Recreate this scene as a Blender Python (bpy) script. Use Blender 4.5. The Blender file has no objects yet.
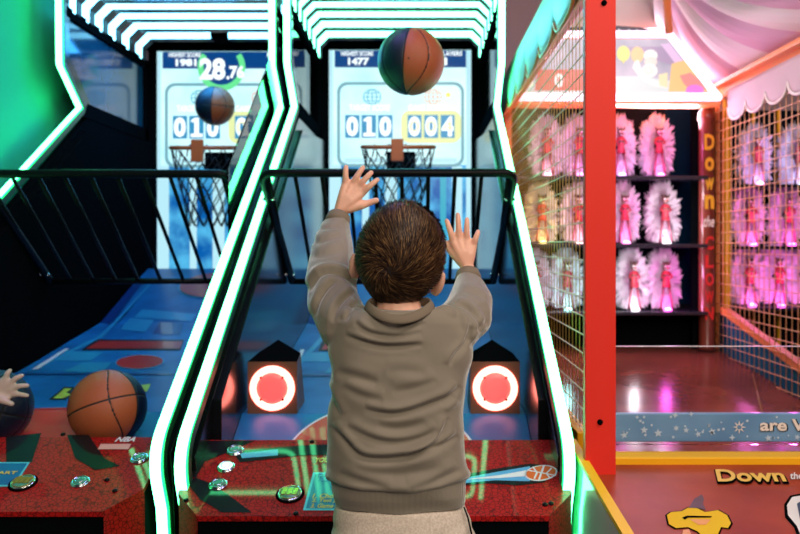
import bpy, bmesh, math, random
import numpy as np
from mathutils import Vector, Matrix
random.seed(7); np.random.seed(7)
S = bpy.context.scene
COL = S.collection
H = 1.15; F = 800*35/36.0; VX, VY = 418.0, 245.0
PI = math.pi

def P(px, py, d):
    return Vector(((px-VX)*d/F, d, H-(py-VY)*d/F))

# ------------------------------------------------------------ materials
MATS = {}
def mat(name, col=(.8,.8,.8), rough=.5, metal=0., emit=None, es=0., coat=0., bump=None, spec=None, transl=0., alpha=None, coatr=.05):
    if name in MATS: return MATS[name]
    m = bpy.data.materials.new(name); m.use_nodes = True
    nt = m.node_tree; b = nt.nodes['Principled BSDF']
    b.inputs['Base Color'].default_value = (*col, 1)
    b.inputs['Roughness'].default_value = rough
    b.inputs['Metallic'].default_value = metal
    if spec is not None: b.inputs['Specular IOR Level'].default_value = spec
    if coat: b.inputs['Coat Weight'].default_value = coat; b.inputs['Coat Roughness'].default_value = coatr
    if emit: b.inputs['Emission Color'].default_value = (*emit, 1); b.inputs['Emission Strength'].default_value = es
    if bump:
        sc, st = bump
        n = nt.nodes.new('ShaderNodeTexNoise'); n.inputs['Scale'].default_value = sc; n.inputs['Detail'].default_value = 4
        tc = nt.nodes.new('ShaderNodeTexCoord'); nt.links.new(tc.outputs['Object'], n.inputs['Vector'])
        bp = nt.nodes.new('ShaderNodeBump'); bp.inputs['Strength'].default_value = st; bp.inputs['Distance'].default_value = .003
        nt.links.new(n.outputs['Fac'], bp.inputs['Height']); nt.links.new(bp.outputs['Normal'], b.inputs['Normal'])
    MATS[name] = m
    return m

def noise_mix(m, c1, c2, scale, lo=.4, hi=.6, detail=3, emission=False, stretch=(1,1,1)):
    nt = m.node_tree; b = nt.nodes['Principled BSDF']
    tc = nt.nodes.new('ShaderNodeTexCoord'); mp = nt.nodes.new('ShaderNodeMapping'); mp.inputs['Scale'].default_value = stretch
    n = nt.nodes.new('ShaderNodeTexNoise'); n.inputs['Scale'].default_value = scale; n.inputs['Detail'].default_value = detail
    r = nt.nodes.new('ShaderNodeValToRGB'); r.color_ramp.elements[0].position = lo; r.color_ramp.elements[1].position = hi
    r.color_ramp.elements[0].color = (*c1,1); r.color_ramp.elements[1].color = (*c2,1)
    nt.links.new(tc.outputs['Object'], mp.inputs['Vector']); nt.links.new(mp.outputs['Vector'], n.inputs['Vector'])
    nt.links.new(n.outputs['Fac'], r.inputs['Fac'])
    nt.links.new(r.outputs['Color'], b.inputs['Emission Color' if emission else 'Base Color'])
    return m

def voronoi_mix(m, c1, c2, scale, edge=.05):
    nt = m.node_tree; b = nt.nodes['Principled BSDF']
    tc = nt.nodes.new('ShaderNodeTexCoord')
    v = nt.nodes.new('ShaderNodeTexVoronoi'); v.feature = 'DISTANCE_TO_EDGE'; v.inputs['Scale'].default_value = scale
    r = nt.nodes.new('ShaderNodeValToRGB'); r.color_ramp.elements[0].position = edge*.4; r.color_ramp.elements[1].position = edge*2.4
    r.color_ramp.elements[0].color = (*c1,1); r.color_ramp.elements[1].color = (*c2,1)
    nt.links.new(tc.outputs['Object'], v.inputs['Vector']); nt.links.new(v.outputs['Distance'], r.inputs['Fac'])
    nt.links.new(r.outputs['Color'], b.inputs['Base Color'])
    return m

def mix_transparent(m, fac, tint=(1,1,1)):
    nt = m.node_tree; out = nt.nodes['Material Output']; b = nt.nodes['Principled BSDF']
    t = nt.nodes.new('ShaderNodeBsdfTransparent'); t.inputs['Color'].default_value = (*tint,1)
    mx = nt.nodes.new('ShaderNodeMixShader'); mx.inputs[0].default_value = fac
    nt.links.new(b.outputs[0], mx.inputs[1]); nt.links.new(t.outputs[0], mx.inputs[2]); nt.links.new(mx.outputs[0], out.inputs[0])
    return m

def mix_translucent(m, fac, col):
    nt = m.node_tree; out = nt.nodes['Material Output']; b = nt.nodes['Principled BSDF']
    t = nt.nodes.new('ShaderNodeBsdfTranslucent'); t.inputs['Color'].default_value = (*col,1)
    mx = nt.nodes.new('ShaderNodeMixShader'); mx.inputs[0].default_value = fac
    nt.links.new(b.outputs[0], mx.inputs[1]); nt.links.new(t.outputs[0], mx.inputs[2]); nt.links.new(mx.outputs[0], out.inputs[0])
    return m

black = mat('black_gloss', (.005,.006,.008), .17, spec=.5)
blackm = mat('black_matte', (.003,.004,.005), 1.0, spec=.0)
blackmetal = mat('black_powder_coat', (.003,.004,.005), .4, spec=.14, bump=(300,.1))
tube_g = mat('green_led_tube', (.6,.9,.75), .4, emit=(.09,1.0,.36), es=12.5)
tube_side = mat('green_tube_housing', (.01,.07,.035), .4)
tube_edge = mat('green_tube_edge', (.1,.6,.3), .4, emit=(.01,1,.20), es=2.4)
arch_g = mat('green_roof_light', (.6,.9,.75), .4, emit=(.16,1.0,.55), es=7.5)
arch_b = mat('blue_roof_light', (.6,.75,.9), .4, emit=(.22,.72,1.0), es=6.0)
arch_house = mat('arch_housing', (.008,.015,.018), .4, spec=.3)
def fresnel_clear(name, tint, rough=.015, ior=1.5):
    m=bpy.data.materials.new(name); m.use_nodes=True; nt=m.node_tree; nt.nodes.clear()
    out=nt.nodes.new('ShaderNodeOutputMaterial'); t=nt.nodes.new('ShaderNodeBsdfTransparent'); t.inputs['Color'].default_value=(*tint,1)
    g=nt.nodes.new('ShaderNodeBsdfGlossy'); g.inputs['Roughness'].default_value=rough
    f=nt.nodes.new('ShaderNodeFresnel'); f.inputs['IOR'].default_value=ior; mx=nt.nodes.new('ShaderNodeMixShader')
    nt.links.new(f.outputs[0],mx.inputs[0]); nt.links.new(t.outputs[0],mx.inputs[1]); nt.links.new(g.outputs[0],mx.inputs[2]); nt.links.new(mx.outputs[0],out.inputs[0])
    return m
acrylic = fresnel_clear('clear_side_acrylic', (.80,.96,.97), ior=1.28)
acrylic_smoke = fresnel_clear('smoked_side_acrylic', (.22,.26,.28), .05)
acrylic_reflect = noise_mix(mat('side_acrylic_blue_reflection', (.008,.045,.09), .10, spec=.35), (.003,.03,.075), (.008,.07,.13), 2.5, .3, .8)  # blue tones paint in the pane's reflection of screen and arches
chrome = mat('chrome', (.75,.78,.8), .12, 1.0)
screen_up = noise_mix(mat('screen_upper', (.02,.02,.02), .25, emit=(1,1,1), es=1.25), (.42,.84,.93), (.72,1.0,1.0), 3.2, .3, .7, emission=True)
screen_lo = noise_mix(mat('screen_lower', (.02,.02,.02), .25, emit=(1,1,1), es=.95), (.0,.12,.46), (.10,.55,.92), 7, .38, .66, emission=True)
def em(name, c, s=1.): return mat(name, (.02,.02,.02), .3, emit=c, es=s)
scr_white = em('screen_white', (.9,1,1), 1.25)
scr_lite = em('screen_pale_blue', (.50,.86,.97), 1.0)
scr_navy = em('screen_navy', (.0,.06,.27), .9)
scr_tile = em('screen_tile_blue', (.02,.32,.62), .9)
scr_line = em('screen_grey_line', (.22,.52,.62), .8)
scr_yel = em('screen_yellow', (1,.85,.12), 1.0)
scr_yglow = em('screen_pale_yellow', (.85,.93,.42), 1.0)
scr_org = em('screen_orange', (.85,.42,.25), 1.0)
scr_ring = em('screen_lime_ring', (.15,.85,.32), 1.0)
scr_cyan = em('screen_cyan', (.05,.55,.75), .8)
orange_metal = mat('orange_hoop_metal', (.62,.13,.04), .4)
netm = mat('black_net_cord', (.012,.012,.02), .8)
field_blue = noise_mix(mat('court_blue', (.02,.2,.5), .32, spec=.4), (.010,.14,.38), (.014,.20,.50), 5)
field_lite = mat('court_light_blue', (.03,.34,.60), .35, coat=.3)
field_dark = mat('court_navy', (.008,.05,.22), .35, coat=.3)
field_red = mat('court_red', (.58,.03,.028), .35, coat=.3)
field_white = mat('court_white_line', (.75,.8,.85), .4)
field_blk = mat('court_black', (.01,.01,.015), .4)
field_yel = mat('court_yellow_green', (.45,.6,.06), .4)
snake = voronoi_mix(mat('red_pebble_console', (.3,.02,.02), .5, spec=.1, coat=.55, coatr=.03), (.11,.004,.004), (.45,.010,.008), 88, .05)
con_black = mat('console_black_art', (.008,.006,.008), .5, spec=.1, coat=.55, coatr=.03)
con_yel = mat('console_yellow_print', (.85,.60,.05), .3, coat=.4)
con_blue = mat('console_blue_card', (.02,.16,.38), .2, coat=.5)
con_cyan = mat('console_cyan_print', (.10,.65,.75), .3, coat=.4)
con_red = mat('console_red_art', (.55,.03,.02), .16, coat=.6)
con_streak = mat('console_blue_streak', (.12,.42,.75), .2, coat=.5)
con_orange = mat('console_orange_ball_art', (.75,.14,.03), .2, coat=.5)
con_pink = mat('console_pink_sticker', (.80,.42,.36), .4)
con_white = mat('console_white_print', (.8,.82,.84), .3)
lampbox = mat('brown_lamp_box', (.16,.085,.05), .4)
lamp_ring = mat('red_lamp_ring', (.9,.5,.5), .4, emit=(1.0,.20,.15), es=6.5)
lamp_mid = mat('red_lamp_centre', (.9,.2,.2), .4, emit=(1.0,.075,.07), es=1.05)
wht_lit = mat('lit_white_button', (.9,.95,.9), .3, emit=(.7,1,.85), es=1.3)
btn_green = mat('green_button', (.08,.35,.25), .15, coat=.8)
btn_gold = mat('gold_emblem', (.7,.5,.12), .25, .8)
ball_or = mat('ball_orange_leather', (.44,.105,.038), .42, bump=(420,.55))
ball_nv = mat('ball_navy_leather', (.003,.011,.032), .38, bump=(420,.55))
ball_sm = mat('ball_black_seam', (.01,.01,.012), .6)

# ------------------------------------------------------------ mesh builder
class MB:
    def __init__(s): s.v=[]; s.f=[]; s.m=[]; s.sm=[]; s.mats=[]
    def mi(s, m):
        if m not in s.mats: s.mats.append(m)
        return s.mats.index(m)
    def add(s, vs, fs, m, smooth=False):
        o=len(s.v); s.v += [tuple(v) for v in vs]; k=s.mi(m)
        for f in fs: s.f.append([i+o for i in f]); s.m.append(k); s.sm.append(smooth)
    def box(s, a, b, m, bev=0.):
        x0,y0,z0=[min(p,q) for p,q in zip(a,b)]; x1,y1,z1=[max(p,q) for p,q in zip(a,b)]
        e=min(bev, (x1-x0)/3,(y1-y0)/3,(z1-z0)/3)
        bm=bmesh.new(); bmesh.ops.create_cube(bm,size=1)
        for v in bm.verts: v.co=Vector(((x0+x1)/2+v.co.x*(x1-x0),(y0+y1)/2+v.co.y*(y1-y0),(z0+z1)/2+v.co.z*(z1-z0)))
        if e>0: bmesh.ops.bevel(bm,geom=bm.edges[:],offset=e,segments=2,affect='EDGES',profile=.5)
        s.bm(bm,m)
    def bm(s, bm, m, smooth=False):
        bm.verts.index_update()
        s.add([v.co.copy() for v in bm.verts],[[v.index for v in f.verts] for f in bm.faces],m,smooth); bm.free()
    def quad(s,a,b,c,d,m): s.add([a,b,c,d],[[0,1,2,3]],m)
    def poly(s,pts,m): s.add(pts,[list(range(len(pts)))],m)
    def prism(s, pts, off, m, bev=0.):      # pts: 3D polygon, off: extrusion vector
        bm=bmesh.new(); off=Vector(off)
        a=[bm.verts.new(Vector(p)) for p in pts]; b=[bm.verts.new(Vector(p)+off) for p in pts]
        n=len(pts); bm.faces.new(a); bm.faces.new(b[::-1])
        for i in range(n): bm.faces.new((a[i],b[i],b[(i+1)%n],a[(i+1)%n]))
        bmesh.ops.recalc_face_normals(bm,faces=bm.faces[:])
        if bev>0: bmesh.ops.bevel(bm,geom=bm.edges[:],offset=bev,segments=2,affect='EDGES',profile=.5)
        s.bm(bm,m)
    def tube(s, pts, r, m, n=8, closed=False, caps=True, up=None):
        pts=[Vector(p) for p in pts]; N=len(pts)
        rs=r if isinstance(r,(list,tuple)) else [r]*N
        vs=[]; prev=None
        for i,p in enumerate(pts):
            if closed: t=(pts[(i+1)%N]-pts[i-1])
            else: t=(pts[min(i+1,N-1)]-pts[max(i-1,0)])
            t.normalize()
            if prev is None:
                a=Vector((0,0,1)) if abs(t.z)<.9 else Vector((1,0,0))
                u=t.cross(a).normalized()
            else:
                u=(prev-t*prev.dot(t))
                u=u.normalized() if u.length>1e-6 else t.orthogonal().normalized()
            prev=u; w=t.cross(u)
            for k in range(n):
                an=2*PI*k/n; vs.append(p+(u*math.cos(an)+w*math.sin(an))*rs[i])
        fs=[]
        for i in range(N if closed else N-1):
            j=(i+1)%N
            for k in range(n):
                k2=(k+1)%n; fs.append([i*n+k,i*n+k2,j*n+k2,j*n+k])
        if caps and not closed:
            fs.append(list(range(n))[::-1]); fs.append([(N-1)*n+k for k in range(n)])
        s.add(vs,fs,m,True)
    def lathe(s, prof, c, axis, m, n=32, smooth=True):   # prof list (r, h)
        c=Vector(c); ax=Vector(axis).normalized(); u=ax.orthogonal().normalized(); w=ax.cross(u)
        vs=[];fs=[]
        for r,h in prof:
            for k in range(n):
                a=2*PI*k/n; vs.append(c+ax*h+(u*math.cos(a)+w*math.sin(a))*r)
        for i in range(len(prof)-1):
            for k in range(n):
                k2=(k+1)%n; fs.append([i*n+k,i*n+k2,(i+1)*n+k2,(i+1)*n+k])
        fs.append(list(range(n))[::-1]); fs.append([(len(prof)-1)*n+k for k in range(n)])
        s.add(vs,fs,m,smooth)
    def sweep(s, path, hw, ht, m, mside=None, side=Vector((1,0,0))):  # rectangular strip along path; side = width direction
        N=len(path); path=[Vector(p) for p in path]; vs=[]
        for i,p in enumerate(path):
            t0=(path[i]-path[i-1]).normalized() if i>0 else None
            t1=(path[i+1]-path[i]).normalized() if i<N-1 else None
            t=((t0 or t1)+(t1 or t0)).normalized(); nn=side.cross(t).normalized()
            k=1/max(.5,t.dot(t1 or t0))
            for a,b in ((-1,-1),(1,-1),(1,1),(-1,1)): vs.append(p+side*a*hw+nn*b*ht*k)
        o=len(s.v)
        front=[];sides=[]
        for i in range(N-1):
            for k in range(4):
                k2=(k+1)%4; q=[i*4+k,i*4+k2,i*4+4+k2,i*4+4+k]
                (sides if k in(1,3) else front).append(q)
        sides += [[3,2,1,0],[N*4-4,N*4-3,N*4-2,N*4-1]]
        s.add(vs,front,m); 
        k=s.mi(mside or m)
        for f in sides: s.f.append([i+o for i in f]); s.m.append(k); s.sm.append(False)
    def build(s, name, parent=None, weld=False):
        me=bpy.data.meshes.new(name); off=Vector(parent_loc(parent)) if parent else Vector((0,0,0))
        me.from_pydata([tuple(Vector(v)-off) for v in s.v],[],s.f)
        for m in s.mats: me.materials.append(m)
        me.polygons.foreach_set('material_index',s.m); me.polygons.foreach_set('use_smooth',s.sm)
        me.update()
        o=bpy.data.objects.new(name,me); COL.objects.link(o)
        if parent: o.parent=parent
        return o

def parent_loc(p):
    l=Vector((0,0,0))
    while p: l+=p.location; p=p.parent
    return l
def tag(o,label=None,cat=None,group=None,kind=None):
    if label: o['label']=label
    if cat: o['category']=cat
    if group: o['group']=group
    if kind: o['kind']=kind
    return o
def thing(name,loc,label,cat,group=None):
    o=bpy.data.objects.new(name,None); o.empty_display_size=.1; COL.objects.link(o); o.location=loc
    return tag(o,label,cat,group)
def struct(name,mb):
    o=mb.build(name); o['kind']='structure'; return o

def text_geo(string, bold=0.02, shear=0., lean=0):
    cu=bpy.data.curves.new('t','FONT'); cu.body=string; cu.offset=bold; cu.shear=shear; cu.resolution_u=3
    o=bpy.data.objects.new('t',cu); COL.objects.link(o)
    dg=bpy.context.evaluated_depsgraph_get(); me=bpy.data.meshes.new_from_object(o.evaluated_get(dg))
    vs=np.array([v.co[:2] for v in me.vertices]); fs=[list(p.vertices) for p in me.polygons]
    bpy.data.objects.remove(o); bpy.data.curves.remove(cu); bpy.data.meshes.remove(me)
    mn=vs.min(0); mx=vs.max(0); return (vs-mn)/(mx-mn), fs, (mx-mn)
def put_text(mb, string, O, R, U, m, lift=.0015, bold=.02, shear=0.):
    """text stretched over the parallelogram O, O+R, O+U"""
    uv,fs,_=text_geo(string,bold,shear); O,R,U=Vector(O),Vector(R),Vector(U); n=R.cross(U).normalized()
    mb.add([O+R*float(a)+U*float(b)+n*lift for a,b in uv],fs,m)
def ellipse_pts(n,rx,rz,a0=0,a1=2*PI):
    return [(rx*math.cos(a0+(a1-a0)*i/n),rz*math.sin(a0+(a1-a0)*i/n)) for i in range(n+(0 if abs(a1-a0-2*PI)<1e-6 else 1))]

# ------------------------------------------------------------ basketball machine
def fillet(path, idx, r, n=5):
    out=[]
    for i,p in enumerate(path):
        if i in idx:
            p=Vector(p); a=(Vector(path[i-1])-p).normalized(); b=(Vector(path[i+1])-p).normalized()
            A=p+a*r; B=p+b*r
            for k in range(n+1):
                t=k/n; out.append(A*(1-t)**2+p*2*t*(1-t)+B*t*t)
        else: out.append(Vector(p))
    return out

FIELD=[(2.10,-.60),(2.17,-.60),(2.36,-.512),(2.55,-.506),(2.99,-.488),(3.76,-.377),(4.2,-.21),(4.42,-.135)]
def field_r(d):
    for (a,ra),(b,rb) in zip(FIELD,FIELD[1:]):
        if d<=b or b==FIELD[-1][0]: return ra+(rb-ra)*(d-a)/(b-a)
def field_hit(px,py):
    lo,hi=2.17,4.42
    f=lambda d: field_r(d)+(py-VY)*d/F
    for _ in range(50):
        mid=(lo+hi)/2
        if f(mid)<0: lo=mid
        else: hi=mid
    return ((px-VX)*lo/F, lo)

def machine(cx, dy, arch_m, label, high, timer, left_glass, inner_glass, con_half=.476, lit='left'):
    root=thing('basketball_arcade_machine',(cx,3.2,0),label,'arcade game','basketball arcade machines side by side')
    V=lambda lx,d,r: Vector((cx+lx, d+dy, H+r))
    W=.47
    # side panels with light tubes
    for s in (-1,1):
        x=s*W
        mb=MB()
        pr=[(2.03,-H),(1.97,-.62),(1.95,-.53),(3.66,.60),(4.56,.60),(4.56,-H)]
        mb.prism([V(x-.015,d,r) for d,r in pr],(.03,0,0),black,.002)
        sp=mb.build('side_panel',root)
        if timer and s<0: sp.data.materials[0]=blackm
        ln=MB(); x0_,x1_=sorted((s*.431,s*.456)); ln.prism([V(x0_,d,r) for d,r in ((2.12,-H+.03),(2.12,-.42),(3.62,.535),(4.48,.60),(4.48,-H+.03))],(x1_-x0_,0,0),black if not (timer and s<0) else blackm,.002); ln.build('inner_liner',sp)
        g=MB(); gm=left_glass if s<0 else (inner_glass if timer else acrylic_smoke)
        g.prism([V(x-.003,d,r) for d,r in ((3.45,1.04),(3.45,.80),(3.66,.65),(4.50,.65),(4.50,1.04))],(.006,0,0),gm)
        gw=g.build('window_pane',sp)
        fr=MB()
        fr.box(V(x-.018,3.44,1.02),V(x+.018,4.5,1.07),blackm,.003)
        fr.prism([V(x-.018,d,r) for d,r in ((3.62,.60),(4.5,.60),(4.5,.67),(3.66,.67))],(.036,0,0),blackm)
        fr.box(V(x-.018,4.44,.6),V(x+.018,4.5,1.04),blackm)
        fr.prism([V(x-.016,d,r) for d,r in ((3.43,1.3),(3.47,1.3),(3.47,.85),(3.70,.67),(3.66,.64),(3.43,.815))],(.032,0,0),black)
        fr.build('window_frame',sp)
        t=MB()
        path=[V(x,3.39,1.78),V(x,3.41,.80),V(x,3.62,.642),V(x,1.86,-.51),V(x,1.93,-.66),V(x,2.0,-H+.03)]
        path=fillet(path,(1,2),.012,2)
        # big soft elbow at the bottom
        k=len(path)-3
        path=fillet(path,(k,),.085,8)
        t.sweep(path,.0135,.009,tube_g,tube_edge)
        tb=t.build('light_tube',root)
        h=MB(); pth=[p+Vector((0,.022,0)) for p in path]
        h.sweep(pth,.0158,.012,tube_side,tube_side); h.build('tube_housing',tb)
        ac=MB() if (timer and s>0) else None
        if ac: ac.prism([V(x-.0025,d,r) for d,r in ((3.34,.80),(2.60,.26),(2.62,.04),(3.58,.67),(3.39,.815))],(.005,0,0),acrylic); ac.build('acrylic_guard',root)
    # header sign above the opening with its own outline light
    mb=MB(); mb.box(V(-W,3.40,1.32),V(W,3.60,1.80),black,.004); hd_=mb.build('header_sign',root)
    t=MB(); q=[]
    for ccx,ccz,a in ((.36,1.70,0),(-.36,1.70,90),(-.36,1.42,180),(.36,1.42,270)):
        for k in range(6):
            an=math.radians(a+18*k); q.append(V(ccx+.06*math.cos(an),3.385,ccz+.06*math.sin(an)))
    t.tube(q,.012,tube_g,8,True); t.build('sign_outline_light',hd_)
    # roof
    mb=MB(); mb.box(V(-W,3.4,1.26),V(W,4.62,1.30),black); mb.build('roof_panel',root)
    for i,d in enumerate((4.35,4.15,3.965,3.80,3.645,3.50)):
        a=[V(-.462,d,1.055),V(-.462,d,1.125),V(-.405,d,1.182),V(.405,d,1.182),V(.462,d,1.125),V(.462,d,1.055)]
        def ring(off,hw,ht,m):
            b=MB(); vs=[]; 
            inner=[(-.462+hw,1.055),(-.462+hw,1.125-hw*.4),(-.405+hw*.4,1.182-hw),(.405-hw*.4,1.182-hw),(.462-hw,1.125-hw*.4),(.462-hw,1.055)]
            outer=[(-.462-hw,1.055),(-.462-hw,1.125+hw*.4),(-.405-hw*.4,1.182+hw),(.405+hw*.4,1.182+hw),(.462+hw,1.125+hw*.4),(.462+hw,1.055)]
            for k in range(5):
                q=[inner[k],inner[k+1],outer[k+1],outer[k]]
                b.prism([V(x,d+off,r) for x,r in q],(0,ht,0),m)
            return b
        bar=ring(0,.0145,.02,arch_m).build('roof_light_arch',root)
        ring(.021,.020,.05,arch_house).build('arch_housing',bar)
    if timer:
        mb=MB(); mb.box(V(-.045,4.30,1.15),V(.045,4.42,1.26),blackm,.01); mb.build('roof_bracket',root)
    # back cabinet + screen
    mb=MB(); S0=4.52
    mb.box(V(-W,S0-.03,1.133),V(W,S0+.1,1.255),blackm,.004); mb.box(V(-W+.016,S0-.03,-.4),V(-.4125,S0+.1,1.14),blackm,.004); mb.box(V(.4125,S0-.03,-.4),V(W-.016,S0+.1,1.14),blackm,.004)
    mb.box(V(-W,S0+.04,-H+.02),V(W,S0+.12,-.3),blackm)
    mb.build('screen_surround',root)
    s=172.1; U=lambda px,py,l=0.: V((px-400)/s,S0-l,(245-py)/s)
    sc=MB()
    sc.box(V(-.4125,S0,.465),V(.4125,S0+.03,1.133),screen_up); sc.box(V(-.4125,S0,-.36),V(.4125,S0+.03,.465),screen_lo)
    so=sc.build('screen',root)
    g=MB()
    def rect(x0,y0,x1,y1,m,l): g.quad(U(x0,y1,l),U(x1,y1,l),U(x1,y0,l),U(x0,y0,l),m)
    rect(334.5,50.5,468.5,67.5,scr_navy,.001)
    for x0,x1 in ((329.2,333),(466,470.8)): rect(x0,50,x1,277,scr_lite,.0012)
    rect(333,165,341,290,scr_lite,.001); rect(362,166,369,290,scr_lite,.001); rect(385,166,397,290,scr_lite,.001); rect(440,168,446,290,scr_cyan,.001)
    rect(452,166,462,290,scr_lite,.001)
    # rounded panel outline
    def rr(x0,y0,x1,y1,r,n=6):
        pts=[]
        for cxx,cyy,a in ((x1-r,y0+r,0),(x0+r,y0+r,90),(x0+r,y1-r,180),(x1-r,y1-r,270)):
            for k in range(n+1):
                t=math.radians(a+90*k/n); pts.append((cxx+r*math.cos(t),cyy-r*math.sin(t)))
        return pts
    o1=rr(337,82,464,167,10); i1=rr(340,85,461,164,8)
    for k in range(len(o1)):
        k2=(k+1)%len(o1); g.quad(U(*o1[k],.002),U(*o1[k2],.002),U(*i1[k2],.002),U(*i1[k],.002),scr_line)
    rect(344,158,457,163,scr_lite,.0015)
    gp=rr(401,110.5,461,143,9); g.poly([U(a,b,.002) for a,b in gp][::-1],scr_yglow)
    for k,x in enumerate((345,361.5,378)): rect(x,115,x+14.5,138,scr_tile,.003)
    for k,x in enumerate((407.5,424,440.5)): rect(x,115,x+14,138,scr_tile,.003)
    # globe marks
    for gx,m in ((372,scr_cyan),(433,scr_org)):
        for rx in (9,5,.6):
            o=ellipse_pts(20,rx,8); ii=ellipse_pts(20,rx-1 if rx>1 else .1,7.2)
            for k in range(20):
                k2=(k+1)%20; g.quad(*[U(gx+a[0],97-a[1],.003) for a in (o[k],o[k2],ii[k2],ii[k])],m)
        for yy in (93,97,101): rect(gx-8,yy-.4,gx+8,yy+.4,m,.0031)
    st=[(448+ (4 if k%2==0 else 1.8)*math.sin(k*PI/5),95-(4 if k%2==0 else 1.8)*math.cos(k*PI/5)) for k in range(10)]
    g.poly([U(a,b,.003) for a,b in st][::-1],scr_yel)
    g.build('screen_artwork',so)
    def T(st,x0,y0,x1,y1,m,b=.02,l=.005,sh=0):
        tx=MB(); put_text(tx,st,U(x0,y1,l),U(x1,y1,l)-U(x0,y1,l),U(x0,y0,l)-U(x0,y1,l),m,0,b,sh); tx.build('screen_lettering',so)
    T('HIGHEST SCORE',341,51.5,373,56,scr_white,.03); T(high,348,57.8,369,65.3,scr_white,.045)
    T('PLAYERS',440,51.5,462,56,scr_white,.03); T('1',444,57.8,447,65.3,scr_white,.03)
    T('TARGET SCORE',349,104.5,390,111,scr_white,.035); T('GAME SCORE',408,104.5,447,111,scr_white,.035)
    for c,x in zip('00',(346.2,379.3)): T(c,x,116.5,x+12,136.5,scr_white,.05,.006)
    g=MB(); rect(366.8,117,371.5,136.5,scr_white,.006); rect(363.2,133,375.2,136.5,scr_white,.0062); g.poly([U(a,b,.0064) for a,b in ((363.6,121.5),(363.6,119.5),(367.5,117),(371,117),(368,121.5))],scr_white); g.build('screen_lettering',so)
    for c,x in zip('004',(408.3,425,441.5)): T(c,x,116.5,x+12,136.5,scr_white,.05,.006)
    for c,x in zip('004',(408.3,425,441.5)): T(c,x+1.5,121.5,x+10.5,131.5,scr_yel,-.02,.008)
    if timer:
        T('28',372,57,398,79,scr_white,.045); T('.',399,75,402,78.5,scr_white,.05); T('76',402,64.5,417,77.5,scr_white,.045)
    rg=MB() if timer else None
    o=ellipse_pts(40,24,24); ii=ellipse_pts(40,18,18); cxp=394
    for k in range(40 if timer else 0):
        k2=(k+1)%40
        pts=[(cxp+a[0],66-a[1]) for a in (o[k],o[k2],ii[k2],ii[k])]
        if min(p[1] for p in pts)>50.2: rg.quad(*[U(*p,.0035) for p in pts],scr_ring)
    disc=[(cxp+19.4*math.cos(t),max(50.6,66-19.4*math.sin(t))) for t in [2*PI*k/30 for k in range(30)]]
    if timer: rg.poly([U(*p,.0033) for p in disc],scr_navy)
    if timer: rg.build('timer_ring',so)
    # hoop
    hp=MB(); c=V(0,4.1,.5165)
    hp.tube([c+Vector((.19*math.cos(2*PI*k/40),.19*math.sin(2*PI*k/40),.0237*math.sin(2*PI*k/40))) for k in range(40)],.011,orange_metal,8,True)
    hoop=hp.build('hoop',root)
    b=MB(); b.box(V(-.031,3.885,.42),V(.031,3.905,.532),orange_metal,.004); b.build('front_plate',hoop)
    b=MB(); b.box(V(-.07,4.28,.40),V(.09,4.50,.515),blackm,.006); b.build('hoop_mount',hoop)
    nb=MB(); n=14; rows=[(.19,.51),(.178,.45),(.165,.39),(.150,.33),(.135,.27),(.120,.21),(.112,.15),(.108,.10)]
    for i in range(len(rows)-1):
        (r0,z0),(r1,z1)=rows[i],rows[i+1]
        for k in range(n):
            for dlt in ((-.5,.5) if i>0 else (-.32,.32)):
                a0=2*PI*(k+(i%2)*.5)/n; a1=a0+2*PI*dlt/n
                p=V(r0*math.cos(a0),4.1+r0*math.sin(a0),z0); q=V(r1*math.cos(a1),4.1+r1*math.sin(a1),z1)
                mid=(p+q)/2+Vector((random.uniform(-.004,.004),random.uniform(-.004,.004),-.004))
                nb.tube([p,mid,q],.0033,netm,4)
    no=nb.build('net',hoop)
    # playfield
    f=MB(); Wf=.43
    pts=FIELD; vs=[];fs=[]
    for d,r in pts: vs+= [V(-Wf,d,r),V(Wf,d,r)]
    for k in range(len(pts)-1): fs.append([2*k,2*k+1,2*k+3,2*k+2])
    for d,r in pts: vs+= [V(-Wf,d,r-.03),V(Wf,d,r-.03)]
    n0=2*len(pts)
    for k in range(len(pts)-1):
        fs.append([n0+2*k+2,n0+2*k+3,n0+2*k+1,n0+2*k]); fs.append([2*k,2*k+2,n0+2*k+2,n0+2*k]); fs.append([2*k+1,n0+2*k+1,n0+2*k+3,2*k+3])
    f.add(vs,fs,field_blue)
    Xl=-1.114
    def fp(px,py,l):
        X,d=field_hit(px,py); return V(X-Xl,d,field_r(d)+l)
    def deco(pp,m,l=.0015,frame=True,hires=1):
        # densify edges so the pattern hugs the slope
        q=[]
        for i in range(len(pp)):
            a,b=pp[i],pp[(i+1)%len(pp)]
            for k in range(hires): q.append((a[0]+(b[0]-a[0])*k/hires,a[1]+(b[1]-a[1])*k/hires))
        f.poly([fp(x,y,l) for x,y in q],m)
    deco([(98,323.5),(131,285),(140,285),(107,325.5)],field_dark)
    deco([(109,326),(146,285),(149,285),(112,326.5)],field_lite,.002)
    deco([(26,372),(96,337),(109,325.5),(112,326.5),(100,338),(32,372)],field_lite,.002)
    deco([(28,371),(62,350),(66,350),(34,371)],field_white,.0025)
    for ox,oy in ((0,0),):
        deco([(140,310),(165,312),(195,315),(190,322),(160,320),(132,318)],field_lite)
        deco([(118,330),(128,319),(152,321),(143,333)],field_lite)
        deco([(150,335),(158,323),(182,324),(178,336)],field_dark)
    deco([(48,362),(66,353),(100,353),(88,362)],field_lite)
    deco([(60,373),(80,364),(108,364),(100,374)],field_lite,.0016)
    deco([(78,351.5),(94,340.5),(182,341),(178,351.5)],field_blk,.0018)
    deco([(83,350),(96,342.3),(181,342.8),(178,350)],field_red,.0028)
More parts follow.
